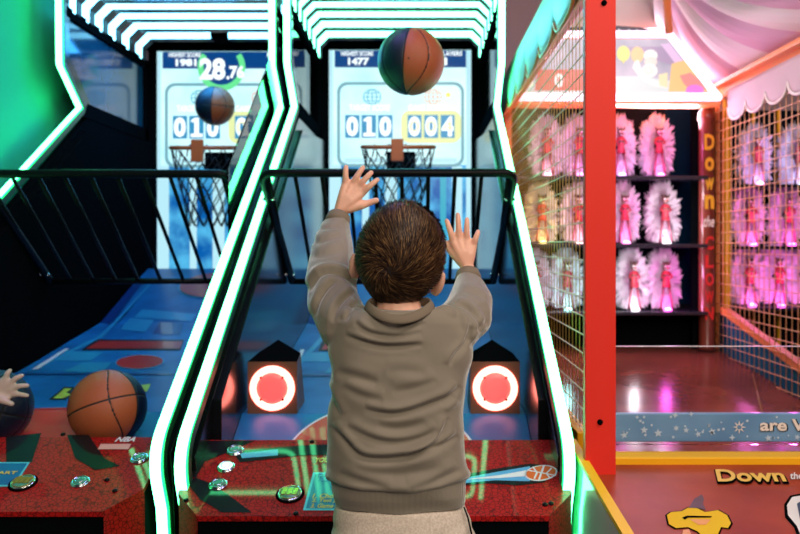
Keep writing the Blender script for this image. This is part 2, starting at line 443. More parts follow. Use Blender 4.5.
    el=lambda cx_,cy_,rx,ry,n=36,a0=0,a1=2*PI:[(cx_+rx*math.cos(a0+(a1-a0)*k/n),cy_-ry*math.sin(a0+(a1-a0)*k/n)) for k in range(n+(0 if abs(a1-a0)>6.2 else 1))]
    deco([(a,b-.04*(a-137)) for a,b in el(137,363.5,25,7.6)],field_lite,.0018); deco([(a,b-.04*(a-137)) for a,b in el(137,363.5,23.5,6.8)],field_red,.0028)
    deco([(20,375.6),(178,375.6),(178,376.8),(19,376.8)],field_dark,.003)
    deco([(60,389),(72,389),(66,394),(74,396),(60,402),(44,402)],field_blk,.0018); deco([(61,390.5),(68,391),(62,395),(68,397),(58,401),(49,401)],field_yel,.0028)
    deco([(130,388),(148,386),(144,394),(134,396)],field_yel,.0025)
    # far oval (drawn on the back ramp) and key circle near the player, in metres
    def ell_m(c0,d0,rx,rd,m,l,n=40,clip=None):
        N=26; dlo=max(d0-rd,FIELD[0][0]+.005); dhi=d0+rd; prev=None
        for k in range(N+1):
            d=dhi-(dhi-dlo)*(k/N)**1.6 if False else dlo+(dhi-dlo)*(1-math.cos(PI*k/N))/2 if d0-rd>2.11 else dhi-(dhi-dlo)*(1-math.cos(PI/2*k/N))
            w=rx*math.sqrt(max(0,1-((d-d0)/rd)**2)); cur_=(V(c0-w,d,field_r(d)+l),V(c0+w,d,field_r(d)+l))
            if prev: f.quad(prev[0],prev[1],cur_[1],cur_[0],m)
            prev=cur_
    ell_m(.02,4.18,.20,.17,field_lite,.004); ell_m(.02,4.18,.19,.16,field_red,.008)
    ell_m(0,2.17,.274,.234,field_white,.002); ell_m(0,2.17,.266,.226,field_red,.0035)
    pf=f.build('playfield',root)
    # console
    cn=MB(); ch=con_half; co=[(-ch,2.09),(-ch,1.88),(-ch+.068,1.80),(ch-.068,1.80),(ch,1.88),(ch,2.09)]
    cr=lambda d:-.524-(2.09-d)*.1035/.29*1.0
    ctop=[V(x,d,cr(d)) for x,d in co]; 
    cn.prism([p+Vector((0,0,-.012)) for p in ctop],(0,0,.012),snake)
    base=[V(x,d+.006,cr(d)-.012) for x,d in co]; bot=[V(x,d+.02,-H+.02) for x,d in co]
    n=len(co)
    for k in range(n):
        k2=(k+1)%n; m=blackm if k!=1 and k!=3 else snake
        if k in (1,3):
            cn.quad(base[k],base[k2],bot[k2],bot[k],snake)
        else: cn.quad(base[k],base[k2],bot[k2],bot[k],blackm)
    cn.poly(bot,blackm)
    # framed lower panel of pebble pattern on the front
    y=1.795; cn.box(V(-ch+.12,y+.005,-.71),V(ch-.12,y+.03,-1.05),black); cn.box(V(-ch+.125,y,-.715),V(ch-.125,y+.02,-1.045),snake)
    def cp(px,py,l,rx=-.104):      # pixel of the console face -> metres on it (authored for the middle machine)
        lo,hi=1.7,2.2
        for _ in range(40):
            mid=(lo+hi)/2
            if cr(mid)+(py-VY)*mid/F<0: lo=mid
            else: hi=mid
        X=(px-VX)*lo/F-rx
        return V(max(-ch+.005,min(ch-.005,X)),lo,cr(lo)+l)
    nrm=Vector((0,-.1035,.29)).normalized()
    art=cn
    def cd(pp,m,l=.0012,rx=-.104): art.poly([cp(x,y,l,rx) for x,y in pp],m)
    rx=-.104 if not timer else -1.114
    if not timer:
        cd([(207,441),(255,441),(230,452),(205,462),(196,478),(186,478),(190,466)],con_black)
        cd([(186,482),(196,478),(213,485),(235,500),(252,513),(222,513),(200,500)],con_black,.0013)
        cd([(232,452),(300,446),(345,444),(345,455),(300,456),(240,463)],con_black,.0014)
        cd([(240,454),(278,450),(278,456),(242,459)],con_streak,.002)
        # info card
        cd([(313,473),(390,473),(388,511),(303,511)],con_cyan,.0016); cd([(315,475),(388,475),(386,509),(306,509)],con_blue,.0022)
        for st,x0,y0,x1,y1,m in (('Tournament',317,476.5,350,482,con_cyan),('1. Choose',312,495,345,499.5,con_yel),('2. Test your',311,500,347,504.5,con_yel),('3. Game start',310,505,348,509.3,con_yel),('YOU WIN',315,459,344,463.5,con_yel)):
            O=cp(x0,y1,.003); put_text(art,st,O,cp(x1,y1,.003)-O,cp(x0+1,y0,.003)-O,m,.0006,.02,.2)
        # comet basketball
        cd([(462,476),(490,470),(530,464),(548,466),(556,474),(544,483),(520,486),(485,484),(462,486)],con_black,.0014)
        cd([(464,479),(495,473),(530,467),(530,482),(495,481),(464,484)],con_streak,.002)
        cd([(464,480.5),(500,476),(528,471),(528,477),(500,479)],con_white,.0026)
        e=[(541+16*math.cos(t)+3*math.sin(t),474-8*math.sin(t)) for t in [2*PI*k/28 for k in range(28)]]
        e2=[(541+14.5*math.cos(t)+3*math.sin(t),474-7*math.sin(t)) for t in [2*PI*k/28 for k in range(28)]]
        cd(e,con_white,.0026); cd(e2,con_orange,.0032)
        for q in ([(527,471),(556,476.5),(555.8,477.5),(527,472)],[(543,467),(545,467),(540,481),(538,481)],[(532,468.5),(533.5,468),(538,474),(535,480.5),(533.5,480),(536,474)],[(551,469),(552,470),(547,475),(551,479.5),(549.5,480),(545.5,475)]): cd(q,con_white,.0038)
        btn=[(235,451,'g'),(226,467.5,'w'),(218,485,'g'),(290,494.5,'G')]; scr=[(207,443),(186,500.5),(296,514),(312,442),(545,505),(551,504)]
    else:
        L=lambda x:x
        cd([(0,440),(36,436),(26,466),(0,470)],con_black,.0012,rx); cd([(62,438),(84,438),(100,462),(116,470),(90,474),(70,462)],con_black,.0012,rx)
        cd([(96,447.5),(127,447.5),(124,453),(93,453)],con_pink,.002,rx)
        O=cp(110,445.5,.002,rx); put_text(art,'NBA',O,cp(130,445.5,.002,rx)-O,cp(113,440.5,.002,rx)-O,con_white,.0006,.03,.3)
        cd([(-30,466),(24,466),(8,491),(-48,491)],con_cyan,.0016,rx); cd([(-29,467.3),(21.5,467.3),(6.5,489.5),(-46,489.5)],con_blue,.0022,rx)
        O=cp(-20,479,.003,rx); put_text(art,'START',O,cp(11,479,.003,rx)-O,cp(-19,476,.003,rx)-O,con_yel,.0006,.02,.2)
        btn=[(135,462,'g'),(75,486,'g'),(17,487,'G')]; scr=[(58,437.5),(102,484),(110,495)]
    con=cn.build('console',root)
    for px,py,kd in btn:
        c=cp(px,py,.0,rx); R=.0235 if kd!='G' else .029
        if kd!='G': R=.020
        b=MB(); b.lathe([(R*1.18,0),(R*1.18,.002),(R*1.1,.004),(R*1.02,.004)],c,nrm,blackm if kd=='G' else chrome,28)
        b.lathe([(R*1.02,.003),(R*1.0,.006),(R*.88,.007),(R*.85,.005)],c,nrm,chrome,28)
        bo=b.build('button',con)
        d=MB(); mm={'g':btn_green,'w':wht_lit,'G':btn_green}[kd]
        d.lathe([(R*.84,.003),(R*.82,.007),(R*.6,.0085),(R*.25,.009),(.0005,.009)],c,nrm,mm,24)
        if kd=='G':
            u=Vector((1,0,0)); v=nrm.cross(u)
            for q in (-.45,0,.45): d.prism([c+nrm*.008+u*(q*R+a*.2*R)+v*(b2*R) for a,b2 in ((-1,-.45),(1,-.35),(1.2,.45),(-.8,.35))],nrm*.003,btn_gold)
            d.tube([c+nrm*.007+(u*math.cos(2*PI*k/24)+v*math.sin(2*PI*k/24))*R*.84 for k in range(24)],.0012,btn_gold,6,True)
        else: d.tube([c+nrm*.008+(Vector((1,0,0))*math.cos(2*PI*k/20)+nrm.cross(Vector((1,0,0)))*math.sin(2*PI*k/20))*R*.55 for k in range(20)],.0015,chrome,6,True)
        d.build('button_cap',bo) if False else d.build('button_cap',con)
    for px,py in scr:
        c=cp(px,py,0,rx); b=MB(); b.lathe([(.0065,0),(.0065,.003),(.004,.005),(.0005,.005)],c,nrm,blackmetal,14); b.build('screw',con)
    # warning lamps
    for s in (() if timer else (-1,1)):
        lx=s*.338; d0=2.36; r0=field_r(d0)
        b=MB(); hw=.075; z0,z1=r0-.002,r0+.158
        fr=[(-hw,z0),(hw,z0),(hw,z1),(-hw,z1)]
        # box with a sloped hood rising to a ridge behind
        A=[V(lx+x,d0,z) for x,z in fr]; B=[V(lx-hw,d0+.16,field_r(d0+.16)-.002),V(lx+hw,d0+.16,field_r(d0+.16)-.002),V(lx+hw*.9,d0+.12,z1+.01),V(lx-hw*.9,d0+.12,z1+.01)]
        ap=V(lx,d0+.10,z1+.055)
        b.add(A+B+[ap],[[0,1,2,3],[1,5,6,2],[0,3,7,4],[4,7,6,5],[0,4,5,1]],lampbox)
        b.add(A+B+[ap],[[3,2,8],[2,6,8],[6,7,8],[7,3,8]],blackm)
        bo=b.build('lamp_box',root)
        c=V(lx,d0,(z0+z1)/2-0.0); ax=Vector((0,-1,0))
        b=MB(); b.lathe([(.068,0),(.068,.006),(.062,.010),(.048,.010),(.047,.004)],c,ax,lamp_ring,40); b.build('lamp_ring',bo)
        b=MB(); b.lathe([(.047,0),(.047,.007),(.03,.009),(.0005,.009)],c,ax,lamp_mid,32); lc=b.build('lamp_lens',bo)
        b=MB()
        for k in range(4):
            a=PI/4+k*PI/2; b.lathe([(.0038,.008),(.0035,.013),(.0005,.013)],c+Vector((.047*math.cos(a),0,.047*math.sin(a))),ax,blackm,10)
        b.build('lamp_screws',bo)
    # safety cage
    top_d,top_r,bot_d,bot_r=2.72,.252,3.2,-.150
    cg=MB(); hw=.443
    e=Vector((0,bot_d-top_d,bot_r-top_r))
    pth=[V(-hw+.030,bot_d,bot_r),V(-hw,top_d,top_r),V(hw,top_d,top_r),V(hw-.030,bot_d,bot_r)]
    pth=fillet(pth,(1,2),.045,6)
    cg.tube(pth,.0155,blackmetal,12)
    cage=cg.build('safety_cage',root)
    b=MB(); b.tube([V(-hw+.03,bot_d,bot_r),V(hw-.03,bot_d,bot_r)],.0125,blackmetal,10); b.build('bottom_rail',cage)
    for k in range(-5,5):
        lx=(k+.5)*.0935
        if abs(lx)>hw-.02: continue
        b=MB(); b.tube([V(lx,top_d,top_r),V(lx,bot_d,bot_r)],.0075,blackmetal,8); b.build('cage_bar',cage)
    b=MB()
    for sx in (-1,1):
        for t in (.22,.93):
            for ox in (-.016,.016):
                p=V(sx*(hw-.03*t+ox),top_d+t*(bot_d-top_d)-.012,top_r+t*(bot_r-top_r)); b.lathe([(.006,0),(.006,.006),(.003,.009)],p,(0,-1,.2),chrome,10)
    b.build('cage_bolts',cage)
    # the added blue fill lamp under the roof is built with the other lights
    return root

mR=machine(-.104,0,arch_g,'basketball arcade machine in the middle with green roof lights behind the boy','1477',False,acrylic,acrylic)
mL=machine(-1.114,.03,arch_b,'basketball arcade machine on the left with blue-white roof lights and 28.76 timer','1981',True,acrylic_reflect,acrylic,con_half=.44)
# ------------------------------------------------------------ balls
def ball(c, R, rot, label, grp='basketballs', all_blue=False, zs=True):
    root=thing('basketball',c,label,'ball',grp)
    bm=bmesh.new(); bmesh.ops.create_uvsphere(bm,u_segments=240,v_segments=140,radius=1)
    me=bpy.data.meshes.new('basketball_panels'); 
    M=rot
    Fn=lambda v: abs(v.x)-(.45+.45*(v.y*v.y-v.z*v.z))
    for f in bm.faces:
        c0=f.calc_center_median().normalized(); v=c0
        f.smooth=True
        g=min(abs(v.x),abs(v.z) if zs else 1,abs(Fn(v))*.75)
        if g<.016: f.material_index=2
        elif all_blue or v.x<0: f.material_index=1
        else: f.material_index=0
    for v in bm.verts:
        n=v.co.normalized(); g=min(abs(n.x),abs(n.z) if zs else 1,abs(Fn(n))*.75)
        v.co=M@(n*R*(1-.022*math.exp(-(g/.020)**2)))
    bm.to_mesh(me); bm.free()
    for m in (ball_or,ball_nv,ball_sm): me.materials.append(m)
    o=bpy.data.objects.new('ball_skin',me); COL.objects.link(o); o.parent=root
    b=MB(); p=M@Vector((.16,-.97,-.12)).normalized(); b.lathe([(.0028,-.002),(.0028,.0012),(.001,.0012)],Vector(c)+p*R,p,ball_sm,10); b.build('valve',root)
    return root
E=lambda x,y,z: Matrix.Rotation(math.radians(z),3,'Z')@Matrix.Rotation(math.radians(y),3,'Y')@Matrix.Rotation(math.radians(x),3,'X')
ball(P(411,61.5,2.42),.104,E(0,6,-12),'navy and orange basketball flying in the air above the boy',zs=False)
ball(P(215,106,4.1),.102,E(6,4,4),'small dark basketball falling towards the left hoop')
d_=2.20; rr_=.1075
ball(Vector(((103.5-VX)*d_/F,d_+.03,H-.466)),rr_,E(24,-8,-112),'orange basketball resting on the left blue playfield beside the console')
ball(Vector(((-13-VX)*2.2/F,2.23,H-.466)),rr_,E(0,20,40),"dark blue basketball under another child's hand at the left edge",all_blue=True)

# ------------------------------------------------------------ clown ball booth
red_paint=mat('red_painted_post',(.86,.04,.024),.5,spec=.2)
yel_paint=mat('yellow_painted_trim',(.98,.52,.012),.45,spec=.3)
or_paint=mat('orange_painted_rail',(.82,.24,.07),.4)
mint=mat('white_side_panel',(.62,.75,.68),.16,coat=.6)
valm=mix_translucent(mat('white_valance_cloth',(.68,.54,.58),.6),.25,(.7,.55,.6))
val_green=mat('glossy_pale_valance',(.50,.74,.66),.4,spec=.4)
brown=noise_mix(mat('brown_lacquer_floor',(.28,.06,.03),.2,spec=.3),(.13,.030,.022),(.25,.060,.040),4,.3,.7)
brown_top=noise_mix(mat('red_brown_counter',(.3,.07,.04),.35,spec=.15),(.28,.030,.012),(.46,.07,.024),5,.3,.7)
darkwall=mat('dark_booth_back',(.004,.006,.012),.9,spec=.05)
bluep=mat('blue_booth_panel',(.001,.012,.035),.9,spec=.05)
blueside=mat('blue_side_wall',(.004,.11,.20),.6,spec=.1)
bannerm=noise_mix(mat('blue_starry_banner',(.08,.2,.4),.35,coat=.3),(.10,.26,.48),(.16,.36,.60),4)
ban_star=mat('banner_star_print',(.50,.66,.80),.4); ban_white=mat('white_lettering',(.85,.80,.74),.4)
glassm=fresnel_clear('clear_glass',(.96,.98,.98),.01,1.4)
wire_y=mat('yellow_wire',(.55,.33,.05),.5); wire_w=mat('pale_wire',(.85,.78,.62),.4); wire_o=mat('orange_wire',(.90,.48,.22),.4)
mq_tube=mat('pink_white_tube',(.9,.85,.9),.4,emit=(1,.70,.92),es=1.9)
def cur(name,c,s=1.): return mat(name,(.05,.05,.05),.3,emit=c,es=s)
booth=thing('ball_throw_booth',(.97,2.9,0),'red and yellow clown ball-throwing booth with striped canopy right of the basketball machines','arcade game')
b=MB(); b.box((.400,1.86,.03),(.4735,1.885,H+1.0),red_paint,.002); post=b.build('post',booth)
b=MB()
for px,py in ((604,3),(600,422)): b.lathe([(.0068,0),(.0068,.003),(.004,.006),(.0005,.006)],P(px,py,1.86),(0,-1,0),blackm,14)
b.build('post_bolts',post)
# front counter (nose) sloping to the player
FR=2.15
b=MB()
prof=[(1.97,-.515),(1.50,-.553),(1.18,-.58),(1.15,-.62),(1.15,-H+.02),(2.0,-H+.02)]
b.prism([(.389,d,H+r) for d,r in prof],(.010,0,0),mint)
b.prism([(2.1,d,H+r) for d,r in prof],(.012,0,0),mint)
b.prism([(.3995,d,H+r) for d,r in [(2.06,-.548),(1.97,-.540),(1.50,-.578),(1.18,-.605),(1.165,-.64),(1.165,-H+.02),(2.06,-H+.02)]],(1.70,0,0),brown_top)
counter=b.build('counter',booth)
b=MB(); b.sweep([(.398,2.02,H-.508),(.398,1.97,H-.512),(.398,1.50,H-.549),(.398,1.18,H-.576)],.011,.005,yel_paint); b.build('edge_trim',counter)
b=MB(); b.box((.474,1.925,H-.550),(2.1,1.985,H-.526),yel_paint,.003); b.build('front_rail',counter)
def cq(px,py,l=.002):   # point on the sloping counter
    lo,hi=1.2,2.0; R=lambda d:-.540-(1.97-d)*.038/.47
    for _ in range(40):
        mid=(lo+hi)/2
        if R(mid)+(py-VY)*mid/F<0: lo=mid
        else: hi=mid
    return Vector(((px-VX)*lo/F,lo,H+R(lo)+l))
b=MB()
O=cq(716,484,.002); Rv=cq(752,484.5,.002)-O; Uv=cq(716,471,.002)-O
put_text(b,'Down',cq(717,484.5,.0015)+Vector((.0,-.003,0)),(cq(789,484.5)-cq(717,484.5)),(cq(713.5,470)-cq(717,484.5)),blackm,.0008,.07)
put_text(b,'Down',cq(718,483.5,.0025),(cq(787,483.5)-cq(718,483.5)),(cq(715,471)-cq(718,483.5)),mat('down_yellow',(.9,.55,.08),.35),.002,.03)
put_text(b,'the',cq(790,481,.0025),(cq(803,481)-cq(790,481)),(cq(790,474)-cq(790,481)),ban_white,.002,.02)
def blob(pp,m,l):
    b.poly([cq(x,y,l) for x,y in pp],m)
hat=[(667,516),(671,513),(682,512),(688,508.5),(697,509),(705,513),(718,511),(727,516),(731,524),(728,529),(721,528),(716,540),(706,540),(697,532),(688,528),(676,529),(669,525)]
cx_,cy_=698,521
blob([(cx_+(x-cx_)*1.06,cy_+(y-cy_)*1.1) for x,y in hat],blackm,.001)
blob(hat,mat('hat_yellow',(.88,.54,.015),.6,spec=.1),.002)
blob([(689,509),(694,500),(702,495.5),(704,500),(703,505),(706,511),(697,509)],mat('hat_dark',(.06,.02,.03),.4),.0026)
blob([(682,519),(687,517),(712,517.5),(711,518.8),(688,519),(685,521)],blackm,.003)
blob([(690,520.5),(711,520.5),(706,526),(698,526)],mat('hat_orange',(.85,.35,.06),.4),.0028)
blob([(683,531),(689,530),(692,537),(682,537)],mat('hat_orange2',(.8,.3,.08),.4),.002)
blob([(784,505),(790,496),(800,494),(830,494),(830,545),(800,545),(794,528),(785,518)],blackm,.001)
blob([(787,506),(792,498),(800,496.5),(828,497),(828,543),(802,540),(797,527),(788,516)],ban_white,.002)
blob([(797,505),(803,501),(826,500),(826,538),(805,535),(800,520)],mat('emblem_blue',(.03,.06,.12),.4),.003)
b.build('counter_artwork',counter)
# banner and glass lip
b=MB(); b.box((.505,2.045,H-.518),(2.1,2.06,H-.4425),bannerm,.003)
rs=random.Random(3)
def star(c,R,k,m,ri=.42,lift=2.0435,rot=0):
    b.poly([(c[0]+(R if i%2==0 else R*ri)*math.sin(rot+i*PI/k),lift,c[1]+(R if i%2==0 else R*ri)*math.cos(rot+i*PI/k)) for i in range(2*k)],m)
def bp(px,py): p=P(px,py,2.045); return (p.x,p.z)
for px,py,R,k in ((624,435,.011,5),(644,430,.011,5),(658,433,.012,5),(676,428,.009,6),(686,430,.009,5),(698,434,.009,5),(712,431.5,.011,5),(675,415,.009,4),(691,414,.007,4),(768,438,.010,5),(797,437,.009,5),(732,437.5,.009,4),(637,417,.006,4)): star(bp(px,py),R,k,ban_star,.42,rot=rs.uniform(-.3,.3))
star(bp(739,427),.018,8,ban_white,.35); star(bp(739,427),.007,10,bannerm,.7,lift=2.0428)
for i in range(34):
    px=rs.uniform(615,800); py=rs.uniform(416,438)
    if 758<px and 419<py<433 or 731<px<747: continue
    star(bp(px,py),rs.uniform(.0022,.004),5,ban_star,.85)
ban=b.build('banner',booth); b=MB()
O=P(760.5,431.5,2.043); put_text(b,'are W',O,Vector((56*2.043/F,0,0)),Vector((0,0,12.5*2.043/F)),blackm,.0002,.05)
O=P(760,431,2.0415); put_text(b,'are W',O,Vector((55*2.04/F,0,0)),Vector((0,0,12*2.04/F)),ban_white,.0002,.03)
b.build('banner_lettering',ban)
b=MB(); b.box((.5105,2.064,H-.53),(2.1,2.070,H-.2685),glassm); gl=b.build('glass_guard',booth)
b=MB(); b.box((.5105,2.0635,H-.2700),(2.1,2.0705,H-.2680),mat('glass_edge',(.75,.72,.75),.2)); b.build('glass_edge',gl)
# alley floor
fz=lambda d: H-.52-.10*(3.92-d)
b=MB(); b.prism([(.42,2.075,fz(2.075)),(.42,4.05,fz(4.05)),(.42,4.05,H-1.0),(.42,2.075,H-1.0)],(1.16,0,0),brown); fl=b.build('alley_floor',booth)
b=MB()
p0=P(754.5,374,3.0); 
def onfloor(px,py,l):
    lo,hi=2.1,4.0
    for _ in range(40):
        mid=(lo+hi)/2
        if fz(mid)+l-(H-(py-VY)*mid/F)<0: lo=mid
        else: hi=mid
    return Vector(((px-VX)*lo/F,lo,fz(lo)+l))
b.tube([onfloor(753,374,.004),onfloor(762,413,.004)],.004,mat('brown_strip',(.30,.12,.05),.4),6); b.build('floor_strip',fl)
# back wall, shelves
b=MB(); b.box((.42,4.05,.05),(1.50,4.10,H+.74),darkwall); b.box((1.28,4.035,H-.50),(1.42,4.055,H+.70),bluep); back=b.build('back_panel',booth)
b=MB(); b.box((.43,3.95,H-.52),(1.42,3.96,H-.30),blackm); b.build('lower_back_panel',booth)
SHELF={1:H+.343,2:H+.009,3:H-.322}
for k in (1,2,3):
    b=MB(); b.box((.45,3.80,SHELF[k]-.022),(1.42,4.05,SHELF[k]-.004),mat('dark_shelf',(.02,.018,.03),.25,coat=.5),.003); b.build('shelf',booth)
# painted corner column with lettering
b=MB(); colx=(709.5-VX)*3.82/F
prof=[(.041,-.52),(.041,-.50),(.037,-.49),(.037,.615),(.042,.62),(.042,.64),(.038,.66),(.025,.685),(.001,.69)]
b.lathe([(r,z) for r,z in prof],(colx,3.86,H),(0,0,1),mat('painted_column',(.20,.04,.025),.3,coat=.4),28)
b.box((colx-.055,3.90,H-.52),(colx+.055,3.93,H+.70),blackm)
clm=b.build('column',booth)
b=MB(); cy=mat('column_yellow',(.88,.46,.03),.35); crd=mat('column_red',(.72,.03,.03),.35)
def vt(ch,py0,py1,m,w=11,x=709.5,bold=.04,shear=0):
    b=MB(); w*=.85; d=3.812; O=P(x-w/2,py1,d); put_text(b,ch,O,Vector((w*d/F,0,0)),Vector((0,0,(py1-py0)*d/F)),m,.0002,bold,shear); b.build('lettering',clm)
vt('D',134,150,cy,12); vt('o',157,171,cy,11); vt('w',178,190,cy,11); vt('n',195,209,cy,11)
vt('the',216,227,ban_white,13,709,.02,.3)
for ch,a,c_ in (('C',236,250),('L',255,268),('O',273,286),('W',291,303),('N',307,320)): vt(ch,a,c_,crd,10)
# wire sides
def rod(mb,p,q,r,m): mb.tube([p,q],r,m,5)
Xl=.445
b=MB(); n=int((3.86-2.08)/.05)
zt=lambda d: H+.665
for i in range(n+1):
    d=2.09+i*.05; rod(b,(Xl,d,H-.50),(Xl,d,zt(d)),.0014,wire_y)
z=H-.49
while z<H+.66:
    rod(b,(Xl-.003,2.075,z),(Xl-.003,3.86,z),.0019,wire_w); z+=.05
lw=b.build('left_wire_screen',booth)
b=MB()
b.box((Xl-.02,2.075,H-.56),(Xl+.015,3.90,H-.50),yel_paint,.003)
b.box((Xl-.014,2.075,H+.655),(Xl+.014,3.90,H+.695),or_paint,.003)
b.box((Xl-.014,3.86,H-.56),(Xl+.02,3.90,H+.70),or_paint,.003)
b.build('left_wire_frame',booth)
b=MB(); b.box((.425,1.99,.02),(.432,3.92,H-.56),mint); b.box((.425,3.9,.02),(.44,4.1,H+.8),darkwall); b.build('left_side_wall',booth)
# scalloped valance outside the left screen
def valance(x0,thick,d0,d1,ztop,zb,lob,depth,m,outward,trim,name,amp=.012):
    mb=MB(); N=int((d1-d0)/.0125); rows=7; vs=[];fs=[]
    def low(d):
        ph=((d-d0)/lob)%1.0; return zb-depth*math.sqrt(max(0,1-(2*ph-1)**2))
    for sgn in (0,1):
        for i in range(N+1):
            d=d0+(d1-d0)*i/N; zl=low(d); ph=((d-d0)/lob)%1.0
            for k in range(rows+1):
                t=k/rows; z=ztop+(zl-ztop)*t
                x=x0+outward*(amp*math.sin(PI*t*.9)*1.5+ amp*.9*t*math.sin(PI*ph)**2)+sgn*thick*(-outward)
                vs.append((x,d,z))
    M=(N+1)*(rows+1)
    for i in range(N):
        for k in range(rows):
            a=i*(rows+1)+k; fs.append([a,a+1,a+rows+2,a+rows+1]); fs.append([M+a,M+a+rows+1,M+a+rows+2,M+a+1])
    for i in range(N):
        a=i*(rows+1)+rows; fs.append([a,M+a,M+a+rows+1,a+rows+1]); a=i*(rows+1); fs.append([a,a+rows+1,M+a+rows+1,M+a])
    mb.add(vs,fs,m,True)
    o=mb.build(name,booth)
    t=MB(); pts=[]
    for i in range(N+1):
        a=i*(rows+1)+rows; pts.append(Vector(vs[a])+Vector((outward*.002,0,-.002)))
    t.tube(pts,.006,trim,6); t.build('valance_piping',o)
    return o
valance(Xl-.02,.006,2.08,3.94,H+.835,H+.70,.31,.075,val_green,-1,or_paint,'left_valance',.009)
b=MB(); b.box((Xl-.018,2.075,H+.69),(Xl+.012,3.94,H+.84),or_paint,.003); b.build('left_top_beam',booth)
Xr=1.505
valance(Xr-.018,.004,2.32,3.72,H+.745,H+.655,.20,.065,valm,-1,ban_white,'right_valance',.004)
b=MB(); b.box((Xr-.012,2.2,H+.722),(Xr+.04,3.92,H+.775),or_paint,.004)
b.box((Xr-.05,2.2,H+.772),(Xr+.06,3.95,H+.795),or_paint,.004)
b.box((Xr-.016,3.885,H-.52),(Xr+.006,3.91,H+.74),or_paint,.002); b.box((Xr+.018,3.86,H-.33),(Xr+.045,3.90,H+.74),yel_paint,.002)
b.build('right_frame',booth)
dg=[(3.84,-.325),(2.95,-.512),(2.2,-.68)]
b=MB(); b.prism([(Xr,3.9,H-.325),(Xr,3.84,H-.335),(Xr,2.95,H-.522),(Xr,2.2,H-.69),(Xr,2.2,H-.9),(Xr,3.9,H-.9)],(.02,0,0),blueside); rs_=b.build('right_side_panel',booth)
b=MB(); b.sweep([(Xr+.005,d,H+r+.006) for d,r in dg],.018,.015,or_paint); b.build('panel_rail',rs_)
b=MB()
d=2.25
while d<3.88: rod(b,(Xr-.014,d,H-.75),(Xr-.014,d,H+.74),.0019,wire_o); d+=.05
z=H-.74
while z<H+.73: rod(b,(Xr-.018,2.2,z),(Xr-.018,3.885,z),.0019,wire_o); z+=.05
b.build('right_wire_screen',booth)
# marquee
D0=3.72
def mp(px,py,l=0): p=P(px,py,D0); p.y-=l; return p
b=MB(); outer=[(508,104),(722,104),(672,31),(558,31)]
b.prism([mp(*q) for q in outer],(0,.12,0),or_paint); mq=b.build('marquee',booth)
tb=[(513,97.5),(717,97.5),(668.5,35),(561.5,35)]
b=MB(); q=[mp(x,y,.012) for x,y in tb]
for i in range(4):
    b.tube([q[i],q[(i+1)%4]],.0195 if i==0 else .017,mq_tube,10)
for p in q: b.lathe([(.001,-.0195),(.014,-.014),(.0195,0),(.014,.014),(.001,.0195)],p,(0,1,0),mq_tube,12)
b.build('marquee_tube',mq)
b=MB()
def mpoly(pp,m,l): b.poly([mp(x,y,l) for x,y in pp][::1],m)
def circ(cx,cy,rx,ry,m,l,n=24,rot=0): mpoly([(cx+rx*math.cos(2*PI*k/n)*math.cos(rot)-ry*math.sin(2*PI*k/n)*math.sin(rot),cy+rx*math.cos(2*PI*k/n)*math.sin(rot)+ry*math.sin(2*PI*k/n)*math.cos(rot)) for k in range(n)],m,l)
mpoly([(517,93),(713,93),(668,39),(562,39)],noise_mix(cur('marquee_lilac',(1,1,1),.85),(.50,.46,.60),(.78,.64,.80),6,emission=True),.004)
mpoly([(517,93),(690,93),(676,82),(640,76),(560,78),(527,82)],cur('marquee_pale',(.84,.85,.86),.95),.005)
mpoly([(617,47),(690,72),(672,47)],cur('marquee_mauve',(.55,.38,.60),.85),.0055)
mpoly([(660,44),(669,44),(693,74),(684,76)],cur('marquee_pink',(.95,.62,.92),.95),.006)
circ(623,54,6.5,7.8,cur('balloon_yellow',(.95,.82,.22),1),.008); mpoly([(621.5,61),(624.5,61),(623,64.5)],cur('balloon_yellow',(1,1,1)),.008)
circ(637,55,6.5,8,cur('balloon_orange',(.98,.62,.30),1),.008); mpoly([(635.5,62),(638.5,62),(637,66)],cur('balloon_orange',(1,1,1)),.008)
circ(607,58,6,7.4,cur('balloon_yellow',(1,1,1)),.008); circ(592,55,6,7.4,cur('balloon_orange',(1,1,1)),.008)
wf=cur('figure_white',(.98,.93,.90),1); pf_=cur('figure_peach',(.98,.78,.72),1)
circ(650,56,7,6,wf,.009); circ(650,62,6.5,5,pf_,.0095); circ(649,71,8,7,wf,.010)
mpoly([(634,62),(638,60),(641,70),(648,78),(662,84),(668,89),(655,87),(643,82),(636,74),(632,68)],wf,.0085)
circ(648,71,4.5,3.8,cur('swirl_peach',(.98,.84,.74),1),.0105); circ(648,71,2.6,2.0,wf,.011)
mpoly([(658,75),(667,73),(667,88),(659,86)],cur('barrel_cream',(.98,.82,.50),1),.009)
mpoly([(671,64),(686,60),(700,74),(712,92),(668,92)],cur('flame_orange',(1,.62,.25),1),.008)
mpoly([(679,76),(690,73),(699,80),(706,90),(690,91),(683,84)],cur('flame_red',(.98,.30,.28),1),.009)
circ(694,91,9,6,cur('flame_magenta',(.92,.22,.80),1),.010,rot=0)
# score box
mpoly([(538,70),(586,70),(586,91),(534,91)],cur('score_red',(.85,.07,.04),.95),.010)
mpoly([(586,76),(605,76),(605,91),(586,91)],cur('score_orange',(.98,.55,.22),1),.010)
bx=mp(549,87,.013); put_text(b,'0',mp(554,88,.013),Vector((9*D0/F,0,0)),Vector((0,0,14*D0/F)),cur('score_white',(1,.9,.88),1.1),.001,.05)
put_text(b,'S',mp(523.5,88,.013),Vector((11*D0/F,0,0)),Vector((0,0,11*D0/F)),cur('score_white2',(1,.95,.8),1.1),.001,.05)
b.build('marquee_artwork',mq)
